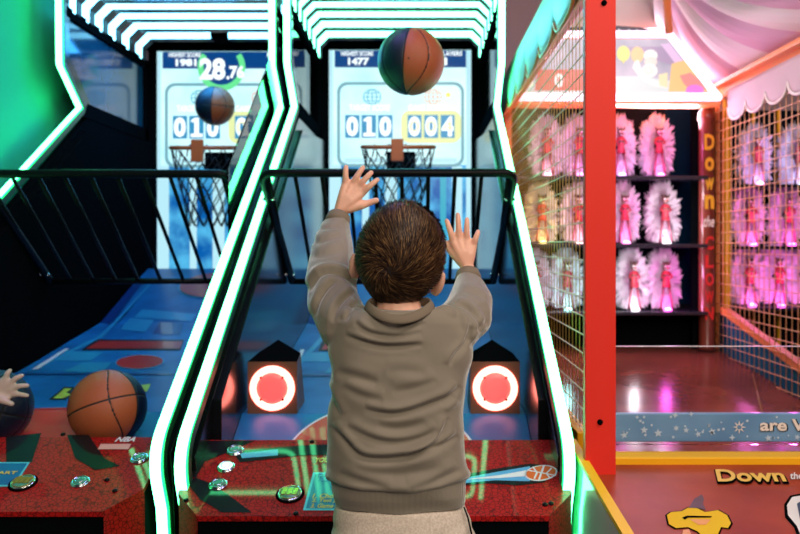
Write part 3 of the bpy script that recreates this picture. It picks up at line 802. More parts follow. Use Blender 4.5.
# curved dark arch with dots, cream header and orange strut above the marquee
b=MB(); arc=[(560,27),(590,25),(617,24.5),(640,26),(660,30),(676,33.5)]
for a,c_ in zip(arc,arc[1:]): b.prism([mp(a[0],a[1],-.02),mp(c_[0],c_[1],-.02),mp(c_[0],c_[1]+7-(c_[0]-617)*.05,-.02),mp(a[0],a[1]+7-(a[0]-617)*.05,-.02)],(0,.03,0),mat('dark_arch',(.03,.015,.05),.4))
aro=b.build('header_arch',mq)
b=MB()
for px,py in ((620,29),(630,29.3),(638,29.5),(647,30.5),(655,31.5),(608,28.5),(596,28.5)): b.lathe([(.006,0),(.005,.003),(.0005,.003)],mp(px,py,-.018),(0,-1,0),cur('tiny_bulb',(.9,.85,1),.9),10)
b.build('arch_bulbs',aro)
b=MB(); b.prism([(P(x,y,D0+.16)) for x,y in ((552,30),(663,28),(661,-40),(552,-40))],(0,.02,0),mat('cream_header',(.80,.70,.72),.5)); b.build('header_board',booth)
b=MB(); b.tube([P(669,33,3.66),P(667,0,3.60),P(660,-40,3.5)],.018,or_paint,10); b.build('canopy_strut',booth)
# striped canopy: cloth sweeping from the back corner up and over the front
pinkm=mix_translucent(mat('canopy_pink',(.80,.50,.68),.6),.35,(.80,.5,.68)); whm=mix_translucent(mat('canopy_white',(.92,.82,.86),.6),.35,(.92,.82,.86))
peak=Vector((1.12,3.72,H+1.37))
rim=[(1.22,3.97,1.10),(1.52,3.97,.80),(1.53,3.62),(1.53,3.29),(1.53,2.94),(1.53,2.6),(1.53,2.2)]
b=MB(); NS=16; sub=4
def rib(t):
    k=min(int(t),len(rim)-2); f=t-k
    g3=lambda q:Vector((q[0],q[1],H+(q[2] if len(q)>2 else .80)))
    A=g3(rim[k]); B=g3(rim[k+1]); E_=A*(1-f)+B*f
    pts=[]
    for j in range(NS+1):
        s_=j/NS; p=peak*(1-s_)+E_*s_
        bow=math.sin(PI*s_)
        pts.append(p+Vector((0,0,-.10*bow-.02*bow*math.sin(PI*f))))
    return pts
T=[i/sub for i in range((len(rim)-1)*sub+1)]
R_=[rib(t) for t in T]
for thick in (0,1):
    for i in range(len(T)-1):
        m=pinkm if int(T[i]+1e-6)%2==1 else whm
        o=Vector((0,.004*thick,.004*thick)); 
        vs=[];fs=[]
        for j in range(NS+1): vs+=[R_[i][j]+o,R_[i+1][j]+o]
        for j in range(NS):
            f=[2*j,2*j+1,2*j+3,2*j+2]; fs.append(f if not thick else f[::-1])
        b.add(vs,fs,m,True)
b.build('striped_canopy',booth)

# neighbouring shelf rack seen through the right screen
rack=thing('prize_rack',(2.2,4.5,0),'dark prize rack with yellow uprights seen through the right wire screen','shelf')
b=MB(); b.box((1.56,4.62,.02),(3.2,4.66,H+.8),darkwall); b.build('rack_back',rack)
for r in (.345,.005,-.335):
    b=MB(); b.box((1.56,4.28,H+r*1.0-.03),(3.2,4.62,H+r-.010),mat('dark_shelf',(0,0,0)),.003); b.build('shelf',rack)
for x in (1.98,2.13,2.28,2.44,2.62):
    b=MB(); b.box((x-.009,4.585,.02),(x+.009,4.60,H+.8),yel_paint,.002); b.build('upright',rack)

# ------------------------------------------------------------ light-up clown dolls
feather=mix_translucent(mat('white_feather',(.80,.74,.80),.7),.5,(.85,.75,.85))
dface=mat('doll_face',(.10,.035,.03),.6); dred=mat('doll_red_cloth',(.30,.01,.025),.6); dleg=mat('doll_pink_leg',(.16,.03,.05),.6); dstripe=mat('doll_white_stripe',(.7,.6,.6),.6)
def feathers_mesh(seed,hh=.30,ww=.083):
    rg=random.Random(seed); mb=MB()
    for i in range(1300):
        a=rg.uniform(0,2*PI); ca,sa=math.cos(a),math.sin(a)
        pw=2 if sa>0 else 3.4
        R=1/((abs(ca)**pw+abs(sa)**pw)**(1/pw))
        s0=rg.uniform(.10,.86); s1=min(1.08+.10*rg.random(),s0+rg.uniform(.22,.42))
        y0=rg.uniform(-.015,.05)
        if s0<.5: y0=rg.uniform(.01,.05)
        px=lambda s:(ww*s*ca*R, .155+.150*s*sa*R)
        x0,z0=px(s0); x1,z1=px(s1); z1+=rg.uniform(-.006,.010)
        y1=y0+rg.uniform(-.03,.03); dx,dz=x1-x0,z1-z0; L=math.hypot(dx,dz) or 1; nx,nz=-dz/L,dx/L; w=rg.uniform(.003,.0065)
        mx,mz=(x0+x1)/2+nx*rg.uniform(-.008,.008),(z0+z1)/2+nz*rg.uniform(-.008,.008); my=(y0+y1)/2
        mb.add([(x0-nx*w*.5,y0,max(.002,z0-nz*w*.5)),(x0+nx*w*.5,y0,max(.002,z0+nz*w*.5)),(mx+nx*w,my,max(.003,mz+nz*w)),(x1,y1,max(.004,z1)),(mx-nx*w,my,max(.003,mz-nz*w))],[[0,1,2,3,4]],feather)
    return mb
def figure_mb():
    mb=MB(); 
    for s in (-1,1):
        mb.tube([(s*.012,-.035,.135),(s*.020,-.04,.07),(s*.030,-.045,.004)],[.010,.006,.006],dleg,8)
    mb.tube([(0,-.035,.115),(0,-.036,.135),(0,-.036,.165),(0,-.036,.195)],[.024,.019,.013,.016],dred,12)
    mb.tube([(0,-.037,.168),(0,-.037,.178)],[.017,.017],dface,12)
    mb.tube([(-.014,-.036,.188),(-.026,-.045,.165),(-.012,-.055,.158)],[.006,.005,.004],dred,8); mb.tube([(.014,-.036,.188),(.026,-.045,.165),(.012,-.055,.158)],[.006,.005,.004],dred,8)
    return mb
def head_mb():
    mb=MB()
    mb.lathe([(.001,0),(.010,.002),(.0155,.010),(.018,.022),(.016,.034),(.009,.043),(.001,.046)],(0,-.038,.196),(0,0,1),dface,18)
    for s in (-1,1):
        mb.lathe([(.005,-.003),(.0055,0),(.001,.004)],(s*.0075,-.055,.220),(0,-1,0),dstripe,10); mb.tube([(s*.014,-.04,.230),(s*.020,-.042,.246)],[.006,.002],dface,8)
    mb.lathe([(.001,-.004),(.004,0),(.001,.004)],(0,-.058,.212),(0,-1,0),dred,10)
    mb.tube([(-.007,-.055,.204),(0,-.058,.201),(.007,-.055,.204)],.0018,dstripe,6)
    return mb
DM={}
def doll(px,d,z,hue,power,label,grp,seed=0,scale=1.0):
    x=(px-VX)*d/F
    root=thing('clown_doll',(x,d,z),label,'doll',grp)
    key=seed%3
    def part(n,f,par,k):
        if k not in DM:
            mb=f(); me=bpy.data.meshes.new(n); me.from_pydata(mb.v,[],mb.f)
            for m in mb.mats: me.materials.append(m)
            me.polygons.foreach_set('material_index',mb.m); me.polygons.foreach_set('use_smooth',mb.sm); me.update(); DM[k]=me
        o=bpy.data.objects.new(n,DM[k]); COL.objects.link(o); o.parent=par; o.scale=(scale,scale,scale); return o
    part('feathers',lambda:feathers_mesh(key),root,'f%d'%key)
    part('body',figure_mb,root,'fig'); part('head',head_mb,root,'hd')
    bn='base_lamp_%.2f_%.2f_%.2f'%hue; bm_=mat('doll_'+bn,(.8,.8,.8),.4,emit=hue,es=2.2)
    part('base_lamp',lambda:(lambda mb:(mb.lathe([(.020,0),(.020,.006),(.012,.013),(.0005,.015)],(0,-.062,0),(0,0,1),bm_,16),mb)[1])(MB()),root,bn)
    for (ly,lz,pw) in ((-.085,.04,.5),(-.13,.18,.5)):
        L=bpy.data.lights.new('doll_light','POINT'); L.color=hue; L.energy=power*pw; L.shadow_soft_size=.02
        lo=bpy.data.objects.new('doll_light',L); COL.objects.link(lo); lo.parent=root; lo.location=(0,ly,lz)
PK=(1,.16,.72); WH=(.95,.85,.95); MG=(1,.10,.75); YE=(1,.75,.15); CY=(.35,.95,.90); PU=(.75,.35,1); PE=(1,.5,.65)
G1='light-up clown dolls on the booth shelves'; G2='light-up clown dolls on the far prize rack'
dd=3.90
for i,(px,row,hue,pw,lab) in enumerate((
 (546,1,PE,.9,'pale pink lit clown doll on the top shelf, leftmost behind the left wire screen'),
 (578,1,PK,.7,'pink lit clown doll on the top shelf, just left of the red post'),
 (619,1,PU,.7,'purple lit clown doll on the top shelf, half hidden behind the red post'),
 (657,1,PK,.8,'pink lit clown doll on the top shelf, nearest the lettered column'),
 (541,2,YE,1.1,'yellow lit clown doll on the middle shelf behind the left wire screen'),
 (577,2,PE,.9,'soft pink lit clown doll on the middle shelf, just left of the red post'),
 (623,2,PK,1.0,'bright pink lit clown doll on the middle shelf, just right of the red post'),
 (663,2,WH,1.2,'white lit clown doll on the middle shelf, nearest the lettered column'),
 (534,3,PE,.5,'pink lit clown doll on the bottom shelf, leftmost behind the left wire screen'),
 (566,3,CY,1.1,'pale cyan lit clown doll on the bottom shelf behind the left wire screen'),
 (632,3,WH,1.2,'white lit clown doll on the bottom shelf, just right of the red post'),
 (664,3,MG,1.1,'magenta lit clown doll on the bottom shelf, nearest the lettered column'))):
    doll(px,dd,SHELF[row]-.002,hue,pw*1.7,lab,G1,i)
for i,(px,r,hue,lab) in enumerate((
 (755,.345,PU,'lilac lit clown doll on the top of the far rack'),
 (797,.345,(.45,.6,1),'bluish lit clown doll on the top of the far rack'),
 (748,.005,PK,'pink lit clown doll on the middle of the far rack, left of its row'),
 (786,.005,MG,'pink lit clown doll on the middle of the far rack, right of its row'),
 (747,-.335,PK,'pink lit clown doll on the bottom of the far rack, left of its row'),
 (776,-.335,MG,'magenta lit clown doll on the bottom of the far rack, second from the left'),
 (803,-.335,PK,'pink lit clown doll on the bottom of the far rack, right of its row'))):
    doll(px,4.42,H+r-.008,hue,2.0,lab,G2,i,1.12)

# ------------------------------------------------------------ room
struct('floor',(lambda m:(m.box((-5,-3,-.1),(6,7,0),mat('dark_carpet',(.03,.025,.04),.9)),m)[1])(MB()))
struct('ceiling',(lambda m:(m.box((-5,-3,H+2.35),(6,7,H+2.45),mat('ceiling_paint',(.10,.08,.10),.8)),m)[1])(MB()))
struct('wall_back',(lambda m:(m.box((-5,6.4,0),(6,6.5,H+2.35),mat('mauve_wall',(.66,.46,.52),.8)),m)[1])(MB()))
struct('wall_left',(lambda m:(m.box((-1.80,1.6,0),(-1.70,3.95,H+2.35),mat('green_left_wall',(.03,.46,.29),.8,spec=.1)),m)[1])(MB()))
# ------------------------------------------------------------ people helpers
def hull_chain(bm, pts):          # pts: list of (Vector, radius) or (Vector,(rx,ry,rz))
    def sph(c,r,n=14):
        r=r if isinstance(r,tuple) else (r,r,r); out=[]
        for i in range(1,n//2):
            th=PI*i/(n//2)
            for k in range(n):
                a=2*PI*k/n; out.append(Vector((c.x+r[0]*math.sin(th)*math.cos(a),c.y+r[1]*math.sin(th)*math.sin(a),c.z+r[2]*math.cos(th))))
        out+= [Vector((c.x,c.y,c.z+r[2])),Vector((c.x,c.y,c.z-r[2]))]
        return out
    segs=[(pts[i],pts[i+1]) for i in range(len(pts)-1)] if len(pts)>1 else [(pts[0],pts[0])]
    for a,b in segs:
        t=bmesh.new()
        co=sph(*a)+(sph(*b) if a is not b else [])
        for c in co: t.verts.new(c)
        bmesh.ops.convex_hull(t,input=t.verts[:],use_existing_faces=False)
        loose=[v for v in t.verts if not v.link_faces]
        bmesh.ops.delete(t,geom=loose,context='VERTS')
        me=bpy.data.meshes.new('tmp'); t.to_mesh(me); t.free(); bm.from_mesh(me); bpy.data.meshes.remove(me)
def loft(bm, rings, n=48, power=2.4):     # rings: (cx,cy,cz,rx,ry[,tilt]) closed solid
    V_=[]
    for r in rings:
        cx,cy,cz,rx,ry=r[:5]; tl=r[5] if len(r)>5 else 0
        row=[]
        for k in range(n):
            a=2*PI*k/n; c,s_=math.cos(a),math.sin(a)
            x=rx*math.copysign(abs(c)**(2/power),c); y=ry*math.copysign(abs(s_)**(2/power),s_)
            row.append(bm.verts.new((cx+x,cy+y,cz+tl*y)))
        V_.append(row)
    for A,B in zip(V_,V_[1:]):
        for k in range(n): bm.faces.new((A[k],A[(k+1)%n],B[(k+1)%n],B[k]))
    bm.faces.new(V_[0][::-1]); bm.faces.new(V_[-1])
def fuse(bm, name, voxel, smooth, parent, material, post=None, factor=.5):
    bmesh.ops.recalc_face_normals(bm,faces=bm.faces[:])
    me=bpy.data.meshes.new(name); bm.to_mesh(me); bm.free()
    o=bpy.data.objects.new(name,me); COL.objects.link(o)
    md=o.modifiers.new('r','REMESH'); md.mode='VOXEL'; md.voxel_size=voxel; md.use_smooth_shade=True
    if smooth: ms=o.modifiers.new('s','SMOOTH'); ms.iterations=smooth; ms.factor=factor
    dg=bpy.context.evaluated_depsgraph_get(); me2=bpy.data.meshes.new_from_object(o.evaluated_get(dg))
    o.modifiers.clear(); o.data=me2; bpy.data.meshes.remove(me); me2.name=name
    n=len(me2.vertices); co=np.empty(n*3); me2.vertices.foreach_get('co',co); co=co.reshape(-1,3)
    if post:
        nr=np.empty(n*3); me2.vertices.foreach_get('normal',nr); nr=nr.reshape(-1,3)
        co=post(co,nr,me2)
    off=np.array(parent_loc(parent)) if parent else np.zeros(3)
    me2.vertices.foreach_set('co',(co-off).ravel())
    me2.materials.clear(); me2.materials.append(material)
    me2.polygons.foreach_set('use_smooth',[True]*len(me2.polygons)); me2.update()
    if parent: o.parent=parent
    return o
def skin_mat(name,c,sss=.15):
    m=mat(name,c,.48,bump=(260,.12)); b=m.node_tree.nodes['Principled BSDF']
    b.inputs['Subsurface Weight'].default_value=sss; b.inputs['Subsurface Radius'].default_value=(1,.35,.2); b.inputs['Subsurface Scale'].default_value=.006
    return m
skin=skin_mat('warm_skin',(.90,.50,.35)); skin2=skin_mat('pale_skin',(.62,.48,.42))
cloth=mat('taupe_jersey',(.275,.24,.18),.85,bump=(900,.35)); cloth.node_tree.nodes['Principled BSDF'].inputs['Sheen Weight'].default_value=1.0; cloth.node_tree.nodes['Principled BSDF'].inputs['Sheen Roughness'].default_value=.3
rib_m=mat('taupe_rib_knit',(.225,.18,.125),.85,bump=(900,.4))
trous=noise_mix(mat('heather_cream_fleece',(.52,.43,.33),.9,bump=(700,.5)),(.66,.55,.43),(.84,.73,.60),260,.35,.65)
hairm=noise_mix(mat('brown_hair',(.06,.03,.016),.55,spec=.3),(.022,.010,.005),(.17,.085,.032),70,.35,.7,stretch=(1,1,1))
hair_cap=mat('hair_scalp',(.018,.010,.007),.7)
shoe=mat('grey_trainer',(.25,.26,.28),.6); sole=mat('white_rubber',(.7,.7,.68),.6)
eye_w=mat('eye_white',(.8,.78,.75),.2); eye_d=mat('eye_iris',(.03,.02,.015),.15); lip=mat('lip',(.45,.14,.12),.5)

def chain(pts): return [(P(x,y,d),r) for x,y,d,r in pts]
# ------------------------------------------------------------ the boy
BD=1.50
boy=thing('person',(P(398,245,BD).x,1.50,0),'boy in a taupe sweatshirt and cream trousers seen from behind with both arms raised','person')
def X_(px,d=1.5): return (px-VX)*d/F
def Z_(py,d=1.5): return H-(py-VY)*d/F
# head frame
hc=P(400.5,256,1.505)
tilt=Matrix.Rotation(math.radians(24),3,'X')      # leaning back
roll=Matrix.Rotation(math.radians(12),3,'Y')       # left ear higher in the picture
Rh=roll@tilt
def hp_(x,y,z): return hc+Rh@Vector((x,y,z))
bm=bmesh.new()
def ell(bm,c,r,R=None,n=28):
    t=bmesh.new(); bmesh.ops.create_uvsphere(t,u_segments=n,v_segments=n//2+2,radius=1)
    for v in t.verts:
        p=Vector((v.co.x*r[0],v.co.y*r[1],v.co.z*r[2])); v.co=c+((R@p) if R else p)
    me=bpy.data.meshes.new('tmp'); t.to_mesh(me); t.free(); bm.from_mesh(me); bpy.data.meshes.remove(me)
ell(bm,hp_(0,.0,.004),(.0750,.092,.090),Rh)
ell(bm,hp_(0,.030,-.050),(.060,.062,.062),Rh)
ell(bm,hp_(0,.062,-.088),(.030,.026,.024),Rh)
ell(bm,hp_(0,.098,-.040),(.010,.014,.016),Rh)            # nose
ell(bm,hp_(0,.088,-.068),(.021,.012,.010),Rh)            # mouth mound
for s in (-1,1): ell(bm,hp_(s*.036,.068,-.046),(.026,.024,.026),Rh)   # cheeks
# ears (pinna with rim, tilted)
for s in (-1,1):
    ec=hp_(s*.0800,-.008,-.034)
    Re=Rh@Matrix.Rotation(s*math.radians(32),3,'Z')
    ell(bm,ec,(.0070,.020,.031),Re); ell(bm,ec+Re@Vector((s*.003,-.011,.004)),(.006,.007,.023),Re); ell(bm,ec+Re@Vector((0,.004,-.022)),(.006,.009,.010),Re)
# neck and trunk under the clothes
hull_chain(bm,[(hp_(0,.012,-.060),.044),(P(399,312,1.498),.0445),(P(399,335,1.50),.060)])
hull_chain(bm,[(P(399,345,1.50),(.095,.050,.05)),(P(397,400,1.50),(.09,.055,.05)),(P(397,470,1.50),(.085,.058,.05)),(P(398,520,1.5),(.095,.065,.06))])
LA=[(347,332,1.50,.034),(331,296,1.555,.032),(327,268,1.625,.027),(333,240,1.69,.023),(338,216,1.735,.0175)]
RA=[(455,334,1.50,.034),(470,312,1.55,.031),(473,296,1.60,.025),(470,282,1.64,.020),(467.5,270,1.665,.0165)]
hull_chain(bm,chain([(380,332,1.50,.034)]+LA)); hull_chain(bm,chain([(420,332,1.50,.034)]+RA))
# left hand (back of the hand to the camera, thumb to the right)
hd=1.735; px=hd/F
def hand(wr,knuck,tips,tb,tt,d,rf=.0070,bend=.010):
    w=P(*wr,d)
    for (kx,ky),(tx_,ty,ln) in zip(knuck,tips):
        k=P(kx,ky,d+.004); t=P(tx_,ty,d+.002+ln)
        hull_chain(bm,[(w+Vector((0,0,0))*.0,.0135),((w+k)/2+Vector((0,-.003,0)),.0115),(k,.0092)])
        m1=k.lerp(t,.42)+Vector((0,-bend*.55,0)); m2=k.lerp(t,.74)+Vector((0,-bend*.45,0))
        hull_chain(bm,[(k,.0086),(m1,rf*1.02),(m2,rf*.95),(t,rf*.82)])
    if tb:
        b0=P(*tb[0],d+.006); b1=P(*tb[1],d+.012); b2=P(*tt,d+.010)
        hull_chain(bm,[(w.lerp(b0,.35),.013),(b0,.0115),(b1,.0083),(b2,.0066)])
    # palm heel web
    ks=[P(*k,d+.004) for k in knuck]
    for a,b_ in zip(ks,ks[1:]): hull_chain(bm,[(a,.0088),(b_,.0088)]); hull_chain(bm,[(a.lerp(w,.45),.0112),(b_.lerp(w,.45),.0112)])
hand((340,210),[(345.5,184),(352,184.5),(358,187.5),(362,193)],[(346,167,.0),(363,168,.0),(371.3,172.8),(377.5,180)] and [(346,167,.0),(363,167.5,.0),(371.2,172.6,.0),(377.3,179.8,.0)],[(360,205),(367,203.5)],(376.5,200.3),1.735)
hand((467,266),[(453.5,242),(459,239.5),(466.5,240.5),(473,245)],[(446.8,220.8,.0),(457.8,214.8,.0),(467,219.3,.0),(478,231.8,.0)],[(455,254),(449.5,249)],(446.5,243),1.665,rf=.0066)
# legs
hull_chain(bm,[(Vector((X_(375),1.50,.56)),.062),(Vector((X_(370),1.49,.33)),.043),(Vector((X_(369),1.51,.20)),.038),(Vector((X_(369),1.52,.07)),.026),(Vector((X_(366),1.56,.035)),.025)])
hull_chain(bm,[(Vector((X_(428),1.50,.56)),.062),(Vector((X_(434),1.49,.33)),.043),(Vector((X_(435),1.51,.20)),.038),(Vector((X_(436),1.52,.07)),.026),(Vector((X_(440),1.56,.035)),.025)])
fuse(bm,'body',.0026,3,boy,skin)
# face details, on the far side
b=MB()
for s in (-1,1):
    c=hp_(s*.030,.0845,-.018); ax=Rh@Vector((s*.25,1,.05))
    b.lathe([(.001,-.006),(.010,-.003),(.011,.002),(.006,.006),(.001,.007)],c,ax,eye_w,16); b.lathe([(.0055,.0055),(.004,.0078),(.0005,.008)],c,ax,eye_d,14)
b.build('eyes',boy)
b=MB(); b.tube([hp_(-.020,.096,-.070),hp_(-.008,.101,-.069),hp_(0,.1015,-.070),hp_(.008,.101,-.069),hp_(.020,.096,-.070)],[.001,.0034,.0036,.0034,.001],lip,8); b.build('mouth',boy)
# hair
def hair_surface(u):       # u: unit direction in head frame -> point on cap, normal
    rx,ry,rz=.0785,.0965,.0965
    n=Vector((u.x/rx,u.y/ry,u.z/rz)); t=1/math.sqrt((u.x/rx)**2+(u.y/ry)**2+(u.z/rz)**2)
    p=Vector((u.x*t,u.y*t,u.z*t*(1+.15*max(0,-u.z)**2)+.002)); nn=Vector((p.x/rx**2,p.y/ry**2,(p.z-.002)/rz**2)).normalized()
    return p,nn
def hairline(u):           # positive inside the hair
    if u.y>.15: return u.z-.30-.0*(u.y)
    lim=-.965 if abs(u.x)<.30 else -.965+(abs(u.x)-.30)*1.05
    if u.y>-.25: lim=max(lim,-.33+(u.y+.25)*1.3)
    # clear round the ears
    return u.z-lim
bmh=bmesh.new(); bmesh.ops.create_uvsphere(bmh,u_segments=64,v_segments=40,radius=1)
dele=[]
for v in bmh.verts:
    u=v.co.normalized(); p,nn=hair_surface(u); hl=hairline(u)
    if hl<-.06: dele.append(v)
    sc_=.95 if hl<0.0 else min(1.0,.965+hl*.20)
    v.co=hc+Rh@(p*sc_)
bmesh.ops.delete(bmh,geom=dele,context='VERTS')
b=MB(); b.bm(bmh,hair_cap,True); cap=b.build('hair',boy)
whorl=Vector((-.11,-.955,.02)).normalized()      # crown facing the camera
# find whorl from its pixel so it sits where the crown does
def dir_from_px(px_,py_):
    best=None
    for i in range(4000):
        th=math.acos(1-2*(i+.5)/4000); ph=i*2.39996
        u=Vector((math.sin(th)*math.cos(ph),math.sin(th)*math.sin(ph),math.cos(th))); p,nn=hair_surface(u); w=hc+Rh@p
        if (Rh@nn).y>0: continue
        e=((w.x*F/w.y+VX)-px_)**2+((H-w.z)*F/w.y+VY-py_)**2
        if best is None or e<best[0]: best=(e,u)
    return best[1]
whorl=dir_from_px(389,272)
rg=random.Random(11)
HV=[];HF=[]
Nh=15000
for i in range(Nh):
    th=math.acos(1-2*(i+.5)/Nh); ph=i*2.39996323
    u=Vector((math.sin(th)*math.cos(ph),math.sin(th)*math.sin(ph),math.cos(th)))
    u=(u+Vector((rg.gauss(0,.012),rg.gauss(0,.012),rg.gauss(0,.012)))).normalized()
    hl=hairline(u)
    if hl<0.0: continue
    p,nn=hair_surface(u)
    away=(u-whorl*u.dot(whorl)); dist=math.acos(max(-1,min(1,u.dot(whorl))))
    if away.length<1e-4: continue
    away.normalize()
    away=(away-nn*away.dot(nn)).normalized(); sw=nn.cross(away)
    ang=.95*math.exp(-dist/.55)+.25+rg.gauss(0,.10)
    flow=(away*math.cos(ang)+sw*math.sin(ang)).normalized()
    flow=(flow+Vector((0,0,-.25 if dist>.9 else 0))); flow=(flow-nn*flow.dot(nn)).normalized()
    short=min(1.0,.30+max(0,(u.z+.75))*1.1)           # shaved towards the neck
    L=(.017+.012*min(1,dist/1.2))*short*rg.uniform(.75,1.2); lift=(.20+.16*min(1,dist))*rg.uniform(.7,1.3)
    k0=min(1.0,.965+hl*.20)
    p0=p*k0; w=.00080*rg.uniform(.8,1.3); side=nn.cross(flow)
    pts=[p0-nn*.001,p0+flow*L*.5+nn*L*lift*.62,p0+flow*L+nn*L*lift*.70]
    # hug the skull
    o=len(HV)
    for q,ww in ((pts[0],w),(pts[1],w*.85)):
        HV+= [hc+Rh@(q-side*ww),hc+Rh@(q+side*ww)]
    HV.append(hc+Rh@pts[2]); HF+= [[o,o+1,o+3,o+2],[o+2,o+3,o+4]]
hmats=[noise_mix(mat('hair_'+n_,c_,.5,spec=.35),tuple(x*.7 for x in c_),c_,25,.4,.6) for n_,c_ in (('dark',(.022,.010,.006)),('brown',(.075,.036,.016)),('chestnut',(.15,.075,.030)),('golden',(.30,.165,.065)))]
mb=MB(); buckets=[[],[],[],[]]; rq=random.Random(4)
for i in range(0,len(HF),2):
    k=rq.choices((0,1,2,3),(4,4,3,1.3))[0]; buckets[k]+=HF[i:i+2]
mb.add(HV,[],hmats[0])
for k in range(4):
    mi=mb.mi(hmats[k])
    for f in buckets[k]: mb.f.append(f); mb.m.append(mi); mb.sm.append(False)
ho=mb.build('hair_strands',cap)
# ---- sweatshirt
bm=bmesh.new()
sil=[(503,333,467),(497,331.5,468),(489,329,469),(478,327.5,468.5),(462,327.5,466),(440,328,464.5),(415,329,463.5),(392,330.5,464),(372,330,468),(356,329,472),(342,329,473),(330,331,470),(320,336,463),(313,345,453),(308,354,445)]
rings=[]
dep={503:.083,497:.084,489:.090,478:.093,462:.092,440:.089,415:.087,392:.086,372:.085,356:.082,342:.078,330:.073,320:.066,313:.058,308:.048}
for y,a,c_ in sil:
    cyy=1.50+(0 if y>340 else (340-y)*-.0006)
    rings.append(((X_(a)+X_(c_))/2,cyy,Z_(y),(X_(c_)-X_(a))/2,dep[y]))
loft(bm,rings,64,2.5)
hull_chain(bm,chain([(362,333,1.50,.050),(345,326,1.505,.052),(333,300,1.555,.052),(331,276,1.61,.052),(332,252,1.665,.046),(334.5,234,1.705,.036),(337.5,221,1.728,.026)]))
hull_chain(bm,chain([(438,333,1.50,.048),(456,328,1.50,.049),(467,315,1.54,.050),(470,303,1.58,.046),(470,292,1.615,.037),(468.5,281,1.642,.026)]))
